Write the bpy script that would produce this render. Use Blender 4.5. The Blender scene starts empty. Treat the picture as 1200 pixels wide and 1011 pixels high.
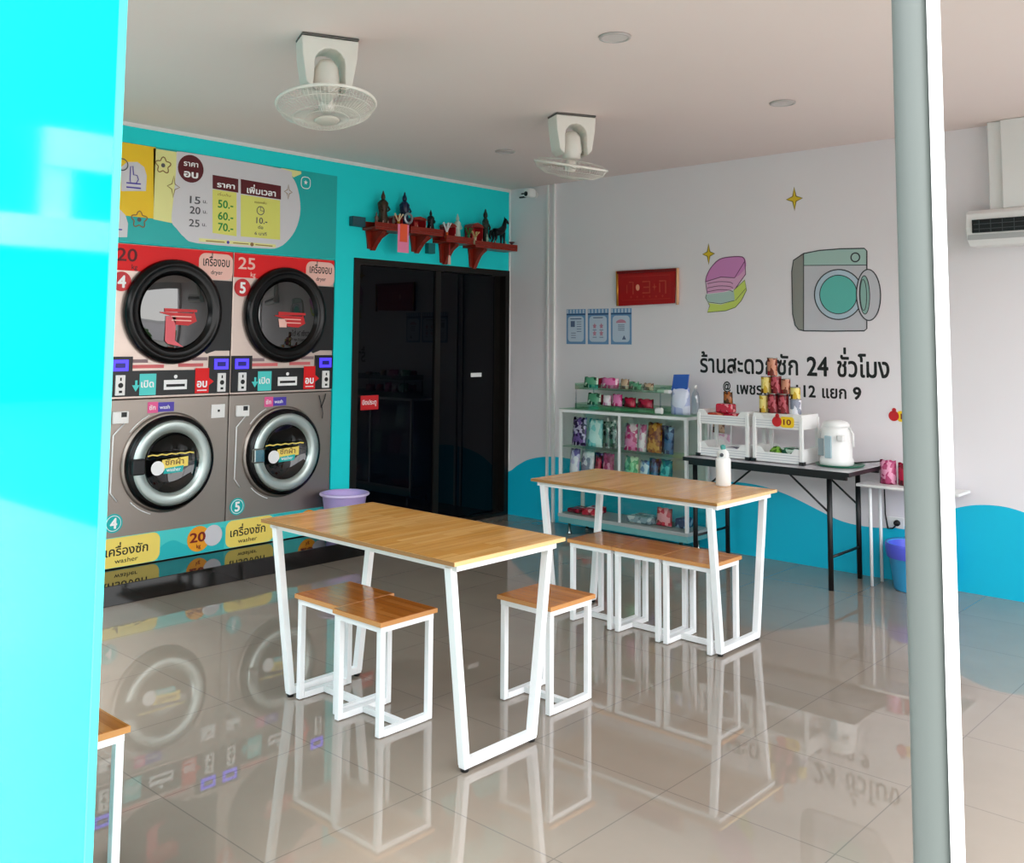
import bpy, bmesh, math, random
from mathutils import Vector, Matrix
random.seed(7)
sc = bpy.context.scene
C = sc.collection
PI = math.pi

# ------------------------------------------------------------------ camera
F_, PX, PY, YAW, PIT, ROL = 1132.80, 598.13, 306.41, 0.7401046, 0.0818653, 0.0072668
CAM = Vector((5.8906, -6.4376, 1.5304))
fwd = Vector((-math.sin(YAW)*math.cos(PIT), math.cos(YAW)*math.cos(PIT), math.sin(PIT)))
r0 = fwd.cross(Vector((0, 0, 1))).normalized(); u0 = r0.cross(fwd)
rt = math.cos(ROL)*r0 + math.sin(ROL)*u0
up = -math.sin(ROL)*r0 + math.cos(ROL)*u0
cd = bpy.data.cameras.new('camera'); cam = bpy.data.objects.new('camera', cd); C.objects.link(cam)
cam.matrix_world = Matrix(((rt.x, up.x, -fwd.x, CAM.x), (rt.y, up.y, -fwd.y, CAM.y), (rt.z, up.z, -fwd.z, CAM.z), (0, 0, 0, 1)))
cd.sensor_fit = 'HORIZONTAL'; cd.sensor_width = 36; cd.lens = F_/1200*36
cd.shift_x = (600-PX)/1200; cd.shift_y = (PY-505.5)/1200
cd.clip_start = 0.05; cd.clip_end = 200
sc.camera = cam

def ray(x, y): return fwd + rt*((x-PX)/F_) - up*((y-PY)/F_)
def WB(x, y):                      # survey helper: photo point -> (x, z) on the back wall plane
    d = ray(x, y); t = (0-CAM.y)/d.y; p = CAM + d*t; return (p.x, p.z)
def WL(x, y):                      # -> (y, z) on the left wall plane
    d = ray(x, y); t = (0-CAM.x)/d.x; p = CAM + d*t; return (p.y, p.z)

# ------------------------------------------------------------------ materials
def lin(c):
    if isinstance(c, str):
        c = c.lstrip('#'); c = [int(c[i:i+2], 16)/255 for i in (0, 2, 4)]
    return tuple(((v/12.92) if v <= 0.04045 else ((v+0.055)/1.055)**2.4) for v in c) + (1,)
MATS = {}
def mat(name, col='#ffffff', rough=0.5, metal=0, var=0.0, vscale=8, trans=0, ior=1.45, coat=0, emis=None, es=0, bump=0, alpha=1):
    if name in MATS: return MATS[name]
    m = bpy.data.materials.new(name); m.use_nodes = True
    nt = m.node_tree; b = nt.nodes['Principled BSDF']
    b.inputs['Base Color'].default_value = lin(col)
    b.inputs['Roughness'].default_value = rough; b.inputs['Metallic'].default_value = metal
    b.inputs['IOR'].default_value = ior; b.inputs['Transmission Weight'].default_value = trans
    b.inputs['Coat Weight'].default_value = coat; b.inputs['Alpha'].default_value = alpha
    if emis: b.inputs['Emission Color'].default_value = lin(emis); b.inputs['Emission Strength'].default_value = es
    tc = nt.nodes.new('ShaderNodeTexCoord'); n = nt.nodes.new('ShaderNodeTexNoise')
    n.inputs['Scale'].default_value = vscale; n.inputs['Detail'].default_value = 3
    nt.links.new(tc.outputs['Object'], n.inputs['Vector'])
    if var > 0:
        mx = nt.nodes.new('ShaderNodeMix'); mx.data_type = 'RGBA'
        c = lin(col); mx.inputs['A'].default_value = tuple(v*(1-var) for v in c[:3])+(1,)
        mx.inputs['B'].default_value = tuple(min(1, v*(1+var)) for v in c[:3])+(1,)
        nt.links.new(n.outputs['Fac'], mx.inputs['Factor']); nt.links.new(mx.outputs['Result'], b.inputs['Base Color'])
    if bump > 0:
        bp = nt.nodes.new('ShaderNodeBump'); bp.inputs['Strength'].default_value = bump; bp.inputs['Distance'].default_value = 0.002
        nt.links.new(n.outputs['Fac'], bp.inputs['Height']); nt.links.new(bp.outputs['Normal'], b.inputs['Normal'])
    MATS[name] = m; return m

def mapped(nt, scale=(1, 1, 1), loc=(0, 0, 0), rot=(0, 0, 0)):
    tc = nt.nodes.new('ShaderNodeTexCoord'); mp = nt.nodes.new('ShaderNodeMapping')
    mp.inputs['Scale'].default_value = scale; mp.inputs['Location'].default_value = loc; mp.inputs['Rotation'].default_value = rot
    nt.links.new(tc.outputs['Object'], mp.inputs['Vector']); return mp
def floor_mat():
    m = mat('polished_tile', '#8f867d', 0.018, ior=1.7); nt = m.node_tree; b = nt.nodes['Principled BSDF']
    mp = mapped(nt, loc=(-4.57, 2.925, 0))
    br = nt.nodes.new('ShaderNodeTexBrick'); br.offset = 0; br.squash = 1
    br.inputs['Scale'].default_value = 1; br.inputs['Mortar Size'].default_value = 0.0022
    br.inputs['Brick Width'].default_value = 0.6; br.inputs['Row Height'].default_value = 0.6
    br.inputs['Color1'].default_value = lin('#95887b'); br.inputs['Color2'].default_value = lin('#988b7e')
    br.inputs['Mortar'].default_value = lin('#7d746b'); br.inputs['Mortar Smooth'].default_value = 0
    nt.links.new(mp.outputs['Vector'], br.inputs['Vector'])
    n = nt.nodes.new('ShaderNodeTexNoise'); n.inputs['Scale'].default_value = 3.5; n.inputs['Detail'].default_value = 5
    mp2 = mapped(nt); nt.links.new(mp2.outputs['Vector'], n.inputs['Vector'])
    mx = nt.nodes.new('ShaderNodeMix'); mx.data_type = 'RGBA'; mx.blend_type = 'MULTIPLY'; mx.inputs['Factor'].default_value = 0.25
    nt.links.new(br.outputs['Color'], mx.inputs['A']); nt.links.new(n.outputs['Color'], mx.inputs['B'])
    hs = nt.nodes.new('ShaderNodeRGBToBW'); nt.links.new(n.outputs['Color'], hs.inputs['Color'])
    nt.links.new(hs.outputs['Val'], mx.inputs['B'])
    nt.links.new(mx.outputs['Result'], b.inputs['Base Color'])
    return m
def wood_mat(name, c1, c2, c3, rough=0.22, bw=0.32, rh=0.03, rot=0):
    m = mat(name, c1, rough); nt = m.node_tree; b = nt.nodes['Principled BSDF']
    mp = mapped(nt, rot=(0, 0, rot))
    br = nt.nodes.new('ShaderNodeTexBrick'); br.offset = 0.37
    br.inputs['Scale'].default_value = 1; br.inputs['Mortar Size'].default_value = 0.0006
    br.inputs['Brick Width'].default_value = bw; br.inputs['Row Height'].default_value = rh
    br.inputs['Color1'].default_value = lin(c1); br.inputs['Color2'].default_value = lin(c2); br.inputs['Mortar'].default_value = lin(c3)
    nt.links.new(mp.outputs['Vector'], br.inputs['Vector'])
    mp2 = mapped(nt, scale=(45, 3, 45) if rot else (3, 45, 45)); n = nt.nodes.new('ShaderNodeTexNoise'); n.inputs['Scale'].default_value = 1; n.inputs['Detail'].default_value = 6
    nt.links.new(mp2.outputs['Vector'], n.inputs['Vector'])
    mx = nt.nodes.new('ShaderNodeMix'); mx.data_type = 'RGBA'; mx.blend_type = 'MULTIPLY'; mx.inputs['Factor'].default_value = 0.5
    cr = nt.nodes.new('ShaderNodeValToRGB'); cr.color_ramp.elements[0].position = 0.3; cr.color_ramp.elements[0].color = (0.55, 0.5, 0.45, 1)
    cr.color_ramp.elements[1].position = 0.65; cr.color_ramp.elements[1].color = (1, 1, 1, 1)
    nt.links.new(n.outputs['Fac'], cr.inputs['Fac'])
    nt.links.new(br.outputs['Color'], mx.inputs['A']); nt.links.new(cr.outputs['Color'], mx.inputs['B'])
    nt.links.new(mx.outputs['Result'], b.inputs['Base Color']); return m
def steel_mat(name='stainless_steel', c='#9c928a', rough=0.34):
    m = mat(name, c, rough, 0.85); nt = m.node_tree; b = nt.nodes['Principled BSDF']
    mp = mapped(nt, scale=(2, 3, 120)); n = nt.nodes.new('ShaderNodeTexNoise'); n.inputs['Scale'].default_value = 1; n.inputs['Detail'].default_value = 4
    nt.links.new(mp.outputs['Vector'], n.inputs['Vector'])
    mr = nt.nodes.new('ShaderNodeMapRange'); mr.inputs['To Min'].default_value = rough-0.06; mr.inputs['To Max'].default_value = rough+0.1
    nt.links.new(n.outputs['Fac'], mr.inputs['Value']); nt.links.new(mr.outputs['Result'], b.inputs['Roughness']); return m
def printed_mat(name, c1, c2, c3, scale=18):         # printed plastic film: patches of ink on a base
    if name in MATS: return MATS[name]
    m = mat(name, c1, 0.25); nt = m.node_tree; b = nt.nodes['Principled BSDF']
    mp = mapped(nt); v = nt.nodes.new('ShaderNodeTexVoronoi'); v.inputs['Scale'].default_value = scale
    nt.links.new(mp.outputs['Vector'], v.inputs['Vector'])
    bw = nt.nodes.new('ShaderNodeRGBToBW'); nt.links.new(v.outputs['Color'], bw.inputs['Color'])
    cr = nt.nodes.new('ShaderNodeValToRGB'); cr.color_ramp.interpolation = 'CONSTANT'
    e = cr.color_ramp.elements; e[0].position = 0; e[0].color = lin(c1); e[1].position = 0.5; e[1].color = lin(c2)
    k = e.new(0.66); k.color = lin(c3)
    nt.links.new(bw.outputs['Val'], cr.inputs['Fac']); nt.links.new(cr.outputs['Color'], b.inputs['Base Color']); return m

M_floor = floor_mat()
M_white = mat('white_wall_paint', '#ebe5e8', 0.55, var=0.02, vscale=2, bump=0.05)
M_ceil = mat('ceiling_paint', '#ecdcd8', 0.8, var=0.02, vscale=1.5)
M_teal = mat('teal_wall_paint', '#00dde0', 0.6, var=0.03, vscale=2)
M_wave = mat('blue_wave_paint', '#00bddd', 0.5, var=0.02, vscale=3)
M_frame = mat('white_metal_paint', '#f0f0f0', 0.28)
M_plastic = mat('white_plastic', '#e9e8e6', 0.35)
M_fan = mat('fan_plastic', '#e6e2da', 0.4)
M_black = mat('black_rubber', '#0c0c0c', 0.45)
M_blackm = mat('black_metal', '#101114', 0.35)
M_granite = mat('black_granite', '#0a0a0b', 0.05, var=0.4, vscale=300, ior=1.6)
M_steel = steel_mat()
M_steell = steel_mat('warm_steel_panel', '#d6c4ba', 0.4)
M_chrome = mat('chrome', '#a8b4b2', 0.18, 1)
M_ring = mat('black_door_ring', '#050506', 0.25, ior=1.35)
M_dglass = mat('drum_glass', '#060708', 0.02, ior=1.6)
M_dryglass = mat('dryer_glass', '#0a0c0c', 0.015, ior=1.9)
M_dark = mat('charcoal_panel', '#17181a', 0.35)
M_red = mat('red_panel', '#e2060e', 0.5)
M_redt = mat('red_film', '#c81e24', 0.35)
M_pink = mat('pale_pink_film', '#f2c0b4', 0.4)
M_maroon = mat('maroon_ink', '#5a0d18', 0.5)
M_signg = mat('pale_grey_print', '#d4d2d6', 0.35)
M_yel = mat('yellow_print', '#f2c81c', 0.4)
M_pyel = mat('pale_yellow_print', '#e8e69a', 0.4)
M_lime = mat('lime_yellow_print', '#dede6e', 0.4)
M_green = mat('green_ink', '#1f8c3c', 0.5)
M_ink = mat('black_ink', '#141414', 0.5)
M_gink = mat('grey_ink', '#55555a', 0.5)
M_wink = mat('white_ink', '#f4f4f4', 0.5)
M_tealp = mat('teal_print', '#12b0ae', 0.35)
M_tealp2 = mat('pale_teal_print', '#4cd0cc', 0.35)
M_orange = mat('orange_print', '#f0a024', 0.4)
M_byel = mat('banner_yellow', '#f6dc6c', 0.35)
M_brown = mat('brown_ink', '#8a6a3a', 0.5)
M_blue = mat('blue_display', '#4a3ae0', 0.3, emis='#3a2af0', es=0.7)
M_viol = mat('violet_film', '#4a3aa8', 0.35)
M_wood1 = wood_mat('rubberwood_top', '#d6974a', '#e8b06a', '#bb7e38', 0.16, rot=PI/2, rh=.04)
M_wood2 = wood_mat('seat_wood', '#b26a28', '#c67f3c', '#8a4c18', 0.14, 0.25, 0.035)
M_edge = mat('wood_edge_band', '#e2bd84', 0.3)
M_sedge = mat('seat_edge_band', '#c98d52', 0.3)
M_dedge = mat('brown_edge_band', '#9a6a34', 0.3)
M_ringc = mat('brushed_ring', '#b9c4c0', 0.34, 0.75)
M_winglass = mat('dark_tinted_glass', '#020308', 0.02, ior=1.27)
M_bronze = mat('dark_bronze_frame', '#1d1a17', 0.3, 0.4)
M_panel = mat('turquoise_film', '#00cfd2', 0.05, ior=1.42)
M_gpost = mat('grey_green_post', '#646a66', 0.45)
M_wpost = mat('white_post_paint', '#f4f4f2', 0.35)
M_conc = mat('concrete', '#a09c94', 0.85, var=0.1, vscale=1)
M_redwood = mat('red_lacquer', '#84200f', 0.3, var=0.35, vscale=30)
M_gold = mat('gold_paint', '#c98a2e', 0.3, 0.6)
M_bronzef = mat('dark_statue', '#14181c', 0.35, 0.3)
def thin_glass(name, col, a):
    m = bpy.data.materials.new(name); m.use_nodes = True; nt = m.node_tree; nt.nodes.remove(nt.nodes['Principled BSDF'])
    t = nt.nodes.new('ShaderNodeBsdfTransparent'); t.inputs['Color'].default_value = lin(col)
    g = nt.nodes.new('ShaderNodeBsdfGlossy'); g.inputs['Roughness'].default_value = 0.02
    mx = nt.nodes.new('ShaderNodeMixShader'); mx.inputs['Fac'].default_value = a
    nt.links.new(t.outputs[0], mx.inputs[1]); nt.links.new(g.outputs[0], mx.inputs[2])
    nt.links.new(mx.outputs[0], nt.nodes['Material Output'].inputs['Surface']); MATS[name] = m; return m
M_glass = thin_glass('clear_greenish_glass', '#fafdfb', 0.05)
M_gglass = thin_glass('green_edge_glass', '#e6f5ec', 0.07)
M_clearp = thin_glass('clear_plastic', '#eef3f8', 0.14)

# ------------------------------------------------------------------ mesh builder
class MB:
    def __init__(s): s.b = bmesh.new()
    def box(s, x0, y0, z0, x1, y1, z1, bev=0, mi=0):
        vs = [s.b.verts.new(p) for p in ((x0,y0,z0),(x1,y0,z0),(x1,y1,z0),(x0,y1,z0),(x0,y0,z1),(x1,y0,z1),(x1,y1,z1),(x0,y1,z1))]
        fs = [s.b.faces.new([vs[i] for i in q]) for q in ((3,2,1,0),(4,5,6,7),(0,1,5,4),(1,2,6,5),(2,3,7,6),(3,0,4,7))]
        for f in fs: f.material_index = mi
        if bev > 0:
            es = list({e for f in fs for e in f.edges})
            bmesh.ops.bevel(s.b, geom=es, offset=bev, segments=2, profile=0.5, affect='EDGES')
        return s
    def bar(s, p0, p1, w, h=None, mi=0, upv=(0, 0, 1)):   # rectangular bar between two points
        h = h or w; p0 = Vector(p0); p1 = Vector(p1); d = (p1-p0).normalized(); u = Vector(upv)
        if abs(d.dot(u)) > 0.95: u = Vector((0, 1, 0))
        a = d.cross(u).normalized(); c = a.cross(d)
        vs = []
        for p in (p0, p1):
            for sa, sb in ((-1,-1),(1,-1),(1,1),(-1,1)): vs.append(s.b.verts.new(p + a*sa*w/2 + c*sb*h/2))
        for q in ((3,2,1,0),(4,5,6,7),(0,1,5,4),(1,2,6,5),(2,3,7,6),(3,0,4,7)):
            s.b.faces.new([vs[i] for i in q]).material_index = mi
        return s
    def tube(s, pts, r, n=8, closed=False, mi=0):
        pts = [Vector(p) for p in pts]; rings = []; N = len(pts)
        rr = r if isinstance(r, (list, tuple)) else [r]*N
        prev = None
        for i, p in enumerate(pts):
            if closed: d = pts[(i+1) % N]-pts[i-1]
            else: d = (pts[min(i+1, N-1)]-pts[max(i-1, 0)])
            d.normalize()
            if prev is None:
                u = Vector((0, 0, 1)) if abs(d.z) < 0.9 else Vector((1, 0, 0))
                a = d.cross(u).normalized()
            else:
                a = prev - d*prev.dot(d); a.normalize()
            prev = a; c = d.cross(a)
            rings.append([s.b.verts.new(p + (a*math.cos(2*PI*k/n)+c*math.sin(2*PI*k/n))*rr[i]) for k in range(n)])
        for i in range(N if closed else N-1):
            A = rings[i]; B = rings[(i+1) % N]
            for k in range(n):
                f = s.b.faces.new((A[k], A[(k+1) % n], B[(k+1) % n], B[k])); f.smooth = True; f.material_index = mi
        if not closed:
            s.b.faces.new(rings[0][::-1]).material_index = mi; s.b.faces.new(rings[-1]).material_index = mi
        return s
    def lathe(s, prof, c=(0, 0, 0), n=24, axis='z', mi=0, smooth=True, ang=2*PI):
        rings = []; c = Vector(c)
        def P(r, h, t):
            a, b_ = r*math.cos(t), r*math.sin(t)
            return c + (Vector((a, b_, h)) if axis == 'z' else Vector((h, a, b_)) if axis == 'x' else Vector((b_, h, a)))
        for r, h in prof:
            if r < 1e-5: rings.append([s.b.verts.new(P(0, h, 0))])
            else: rings.append([s.b.verts.new(P(r, h, 2*PI*k/n)) for k in range(n)])
        for i in range(len(rings)-1):
            A, B = rings[i], rings[i+1]
            for k in range(n):
                k2 = (k+1) % n
                if len(A) == 1 and len(B) == 1: continue
                if len(A) == 1: f = s.b.faces.new((A[0], B[k2], B[k]))
                elif len(B) == 1: f = s.b.faces.new((A[k], A[k2], B[0]))
                else: f = s.b.faces.new((A[k], A[k2], B[k2], B[k]))
                f.smooth = smooth; f.material_index = mi
        return s
    def prism(s, poly, plane, d0, d1, mi=0):   # polygon in a plane: 'x' -> (y,z), 'y' -> (x,z), 'z' -> (x,y)
        def P(a, b_, d): return {'x': (d, a, b_), 'y': (a, d, b_), 'z': (a, b_, d)}[plane]
        A = [s.b.verts.new(P(a, b_, d0)) for a, b_ in poly]; B = [s.b.verts.new(P(a, b_, d1)) for a, b_ in poly]; n = len(poly)
        s.b.faces.new(A).material_index = mi; s.b.faces.new(B[::-1]).material_index = mi
        for i in range(n): s.b.faces.new((A[i], B[i], B[(i+1) % n], A[(i+1) % n])).material_index = mi
        return s
    def quad(s, pts, mi=0):
        s.b.faces.new([s.b.verts.new(p) for p in pts]).material_index = mi; return s
    def build(s, name, m, parent=None, loc=None, smooth=False, rot=None, bevel=0):
        bmesh.ops.recalc_face_normals(s.b, faces=s.b.faces)
        me = bpy.data.meshes.new(name); s.b.to_mesh(me); s.b.free()
        for x in (m if isinstance(m, (list, tuple)) else [m]): me.materials.append(x)
        if smooth:
            for p in me.polygons: p.use_smooth = True
        o = bpy.data.objects.new(name, me); C.objects.link(o)
        if parent: o.parent = parent
        if loc: o.location = loc
        if rot: o.rotation_euler = rot
        if bevel:
            md = o.modifiers.new('bevel', 'BEVEL'); md.width = bevel; md.segments = 2; md.limit_method = 'ANGLE'
        return o

def tag(o, label, cat, group=None):
    if len(label.split()) > 16: print('LONGLABEL', label)
    o['label'] = label; o['category'] = cat
    if group: o['group'] = group
    return o
def thing(name, label, cat, loc=(0, 0, 0), rz=0, group=None):
    o = bpy.data.objects.new(name, None); C.objects.link(o); o.location = loc; o.rotation_euler = (0, 0, rz)
    o.empty_display_size = 0.1
    return tag(o, label, cat, group)
def struct(o): o['kind'] = 'structure'; return o
def dup(root, loc=None, rz=None, label=None, group=None):
    r = root.copy(); C.objects.link(r)
    if loc: r.location = loc
    if rz is not None: r.rotation_euler = (0, 0, rz)
    if label: r['label'] = label
    if group: r['group'] = group
    for ch in list(root.children):
        c = ch.copy(); C.objects.link(c); c.parent = r
        for g in ch.children:
            d = g.copy(); C.objects.link(d); d.parent = c
    return r
def circ(cy, cz, r, n=32, a0=0, a1=2*PI, ry=None):
    full = abs(a1-a0-2*PI) < 1e-6; N = n if full else n+1
    return [(cy+r*math.cos(a0+(a1-a0)*k/n), cz+(ry or r)*math.sin(a0+(a1-a0)*k/n)) for k in range(N)]
def rrect(a0, b0, a1, b1, r, n=5):
    p = []
    for cx, cy, t in ((a1-r, b1-r, 0), (a0+r, b1-r, PI/2), (a0+r, b0+r, PI), (a1-r, b0+r, 1.5*PI)):
        for k in range(n+1): p.append((cx+r*math.cos(t+PI/2*k/n), cy+r*math.sin(t+PI/2*k/n)))
    return p

# ------------------------------------------------------------------ lettering (Thai marks are stacked by hand)
def _adv(s):
    c = bpy.data.curves.new('measure', 'FONT'); c.body = s+'|'; o = bpy.data.objects.new('measure', c); C.objects.link(o)
    bpy.context.view_layer.update(); w = o.bound_box[6][0]-0.168
    bpy.data.objects.remove(o); bpy.data.curves.remove(c); return w
def text_bm(s, bold=0.0):
    base = ''; raised = []; UP = 'ัิีึื็'; TONE = '่้๊๋์'
    for ch in s:
        if ch in TONE and base and base[-1] in UP: raised.append((len(base), ch))
        else: base += ch
    jobs = [(base, 0, 0)] + [(ch, _adv(base[:n]) if n else 0, 0.2) for n, ch in raised]
    out = bmesh.new()
    sh = [(0, 0)] if not bold else [(0, 0)] + [(bold*math.cos(q), bold*math.sin(q)) for q in [PI*k/3 for k in range(6)]]
    for body, dx, dy in jobs:
        c = bpy.data.curves.new('lettering', 'FONT'); c.body = body; c.resolution_u = 3
        o = bpy.data.objects.new('lettering', c); C.objects.link(o); bpy.context.view_layer.update()
        me = o.to_mesh(); t = bmesh.new(); t.from_mesh(me)
        bmesh.ops.translate(t, verts=t.verts, vec=(dx, dy, 0))
        tm = bpy.data.meshes.new('t'); t.to_mesh(tm); t.free()
        for ci, (sx, sy) in enumerate(sh):
            n0 = len(out.verts); out.from_mesh(tm); out.verts.ensure_lookup_table()
            if sx or sy: bmesh.ops.translate(out, verts=out.verts[n0:], vec=(sx*.7, sy*.7, -ci*.00012))
        bpy.data.meshes.remove(tm); o.to_mesh_clear(); bpy.data.objects.remove(o); bpy.data.curves.remove(c)
    return out
def add_text(mb, s, a, b_, size, plane, d, bold=0.0, width=None, center=False, mi=0):
    """letters of height scale 'size' with baseline start (a,b_) on a wall plane ('y': x,z / 'x': y,z) at depth d"""
    t = text_bm(s, bold)
    if not t.verts: t.free(); return
    xs = [v.co.x for v in t.verts]; x0, x1 = min(xs), max(xs); k = size
    kx = (width/(x1-x0)) if width else k
    off = -(x0+x1)/2*kx if center else -x0*kx
    for v in t.verts:
        u = a+off+v.co.x*kx; w = b_+v.co.y*k
        q_ = v.co.z; v.co = (u, d-q_, w) if plane == 'y' else (d+q_, u, w)
    for f in t.faces: f.material_index = mi
    tm = bpy.data.meshes.new('t'); t.to_mesh(tm); t.free(); mb.b.from_mesh(tm); bpy.data.meshes.remove(tm)
    for f in mb.b.faces:
        pass
#PART2
# ================================================================== THE ROOM
H = 2.9; YF = -5.5; XR = 5.62
struct(MB().box(-0.1, YF-0.1, -0.12, XR+0.1, 0.1, 0).build('floor', M_floor))
struct(MB().box(-0.1, YF-0.1, H, XR+0.1, 0.1, H+0.15).build('ceiling', M_ceil))
w = MB()
w.box(-0.1, YF, 0, 0, -3.69, H).box(-0.1, -3.69, 2.13, 0, -1.95, H).box(-0.1, -1.95, 0, 0, -1.775, H)
w.box(-0.1, -1.775, 2.16, 0, -0.01, H).box(-0.1, -0.01, 0, 0, 0, H).box(-0.2, -1.775, 0, -0.1, -0.01, 2.16)
w.box(-0.86, -3.79, 0, -0.8, -1.85, 2.2).box(-0.8, -3.79, 0, -0.1, -3.69, 2.2).box(-0.8, -1.95, 0, -0.1, -1.85, 2.2).box(-0.8, -3.69, 2.13, -0.1, -1.95, 2.2)
struct(w.build('wall_left', M_teal))
# back wall: white paint above a painted blue wave
wv = [(-0.1, .36), (0.018, .377), (.12, .44), (.25, .50), (.444, .54), (.7, .545), (1.0, .50), (1.35, .44), (1.7, .44), (1.95, .475), (2.18, .505), (2.35, .512), (2.52, .497),
      (2.7, .455), (2.9, .385), (3.05, .335), (3.2, .318), (3.35, .325), (3.5, .36), (3.68, .45), (3.86, .525), (4.03, .55), (4.19, .53), (4.45, .44), (4.8, .38), (5.3, .42), (XR+.1, .46)]
def cat(pts, n=6):
    o = []
    for i in range(len(pts)-1):
        p0 = pts[max(i-1, 0)]; p1 = pts[i]; p2 = pts[i+1]; p3 = pts[min(i+2, len(pts)-1)]
        for k in range(n):
            t = k/n
            o.append(tuple(0.5*((2*p1[j])+(-p0[j]+p2[j])*t+(2*p0[j]-5*p1[j]+4*p2[j]-p3[j])*t*t+(-p0[j]+3*p1[j]-3*p2[j]+p3[j])*t**3) for j in (0, 1)))
    return o+[pts[-1]]
wv = cat(wv); w = MB()
for (xa, za), (xb, zb) in zip(wv[:-1], wv[1:]):
    w.quad([(xa, 0, 0), (xb, 0, 0), (xb, 0, zb), (xa, 0, za)], 1)
    w.quad([(xa, 0, za), (xb, 0, zb), (xb, 0, H), (xa, 0, H)], 0)
w.quad([(-0.1, 0.1, 0), (XR+.1, 0.1, 0), (XR+.1, 0.1, H), (-0.1, 0.1, H)])
w.quad([(-0.1, 0, 0), (-0.1, 0.1, 0), (-0.1, 0.1, H), (-0.1, 0, H)]); w.quad([(XR+.1, 0, 0), (XR+.1, 0.1, 0), (XR+.1, 0.1, H), (XR+.1, 0, H)])
w.quad([(-0.1, 0, 0), (XR+.1, 0, 0), (XR+.1, 0.1, 0), (-.1, 0.1, 0)]); w.quad([(-0.1, 0, H), (XR+.1, 0, H), (XR+.1, 0.1, H), (-.1, 0.1, H)])
wb = struct(w.build('wall_back', [M_white, M_wave]))
# right side: shopfront of posts and a header, open to the street
w = MB().box(XR, YF, 2.62, XR+.1, 0, H)
for y in (-2.75, -0.1): w.box(XR, y, 0, XR+.1, y+.1, 2.62)
struct(w.build('wall_right', M_white))
w = MB().box(-0.1, YF-.1, 0, 0.35, YF, H); struct(w.build('wall_front', M_white))
# thin pale strips on the edges of the teal wall
struct(MB().box(0, YF, 2.875, 0.012, 0, H).build('trim_1', M_plastic))
struct(MB().box(0, -0.012, 0.38, 0.010, 0, 2.875).build('trim_2', M_plastic))
# shopfront: turquoise-filmed leaf on the left, two posts on the right
p = struct(MB().box(2.6, YF-.006, 0.03, 3.893, YF+.006, H).build('window_1', M_panel))
MB().box(3.893, YF-.008, 0.03, 3.899, YF+.008, H).build('window_edge', M_tealp2, p)
struct(MB().box(2.6, YF-.03, 0, 3.9, YF+.03, 0.03).build('trim_3', M_wpost))
w = MB().lathe([(0.0180, 0), (0.0180, H)], (5.5595, YF, 0), 20)
struct(w.build('trim_4', M_gpost))
struct(MB().box(5.578, YF-.013, 0, 5.582, YF+.013, H).build('trim_5', M_wpost))
# plinth under the machines
st = struct(MB().box(-0.8, -3.69, 0, 0, -1.95, 0.115).box(0, YF, 0, 0.39, -1.83, 0.115, bev=.003).build('trim_6', M_granite))

# dark sliding glass door
d = struct(MB().box(-0.09, -1.775, 0, 0.012, -1.72, 2.16).box(-0.09, -0.062, 0, 0.012, -0.01, 2.16).box(-0.09, -1.72, 2.11, 0.012, -0.062, 2.16).box(-0.09, -1.72, 0, 0.012, -0.062, 0.03).build('door_1', M_bronze))
l1 = MB().box(-0.03, -1.72, .03, -0.022, -0.88, 2.11).build('door_leaf', M_winglass, d)
MB().box(-0.035, -0.90, .03, -0.008, -0.84, 2.11).build('leaf_frame', M_bronze, l1)
l2 = MB().box(-0.07, -0.86, .03, -0.062, -0.062, 2.11).build('door_leaf', M_winglass, d)
MB().box(-0.075, -0.13, .03, -0.055, -0.062, 2.11).build('leaf_frame', M_bronze, l2)
w = MB().box(-0.022, -1.665, .99, -0.018, -1.49, 1.10, mi=0); add_text(w, 'ปิดประตู', -1.65, 1.03, .05, 'x', -0.017, .02, width=.14, mi=1)
tag(w.build('door_sticker', [M_redt, M_wink]), 'small red sticker with pale writing on the left leaf of the dark glass door', 'sticker')
tag(MB().box(-0.062, -0.42, 1.215, -0.058, -0.29, 1.25).build('door_label', M_wink), 'tiny white rectangular label on the right leaf of the dark glass door', 'label')

# ================================================================== PRICE SIGN (left wall)
def PL(mb, pts, d, mi): mb.prism([WL(*q) for q in pts], 'x', d-.001, d, mi)
def TL(mb, s, px, py, hpx, wpx, d, mi, bold=0.02):
    a, z = WL(px, py); a2, _ = WL(px+wpx, py); _, z2 = WL(px, py-hpx)
    add_text(mb, s, a, z, (z2-z)/0.70, 'x', d, bold, width=a2-a, mi=mi)
def TP(parent, s, px, py, hpx, wpx, d, m, bold=0.02):
    q = MB(); TL(q, s, px, py, hpx, wpx, d, 0, bold); return q.build('lettering', m, parent)
def CL(mb, px, py, r, d, mi, n=32): a, z = WL(px, py); mb.prism(circ(a, z, r, n), 'x', d-.001, d, mi)
def RL(mb, px, py, r, w_, d, mi, n=32):
    a, z = WL(px, py); o = circ(a, z, r, n); i = circ(a, z, r-w_, n)
    for k in range(n):
        k2 = (k+1) % n; mb.quad([(d, *o[k]), (d, *o[k2]), (d, *i[k2]), (d, *i[k])], mi)
def line(mb, pts, w_, plane, d, mi, closed=False):
    pts = [Vector(p) for p in pts]; n = len(pts); L = []
    for i in range(n):
        a = pts[i-1] if (i or closed) else pts[0]; b_ = pts[(i+1) % n] if (i < n-1 or closed) else pts[-1]
        t = (b_-a).normalized(); nn = Vector((-t.y, t.x))*w_/2; L.append((pts[i]+nn, pts[i]-nn))
    for i in range(n if closed else n-1):
        q = [L[i][0], L[(i+1) % n][0], L[(i+1) % n][1], L[i][1]]
        mb.quad([((d, v.x, v.y) if plane == 'x' else (v.x, d, v.y)) for v in q], mi)
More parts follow.
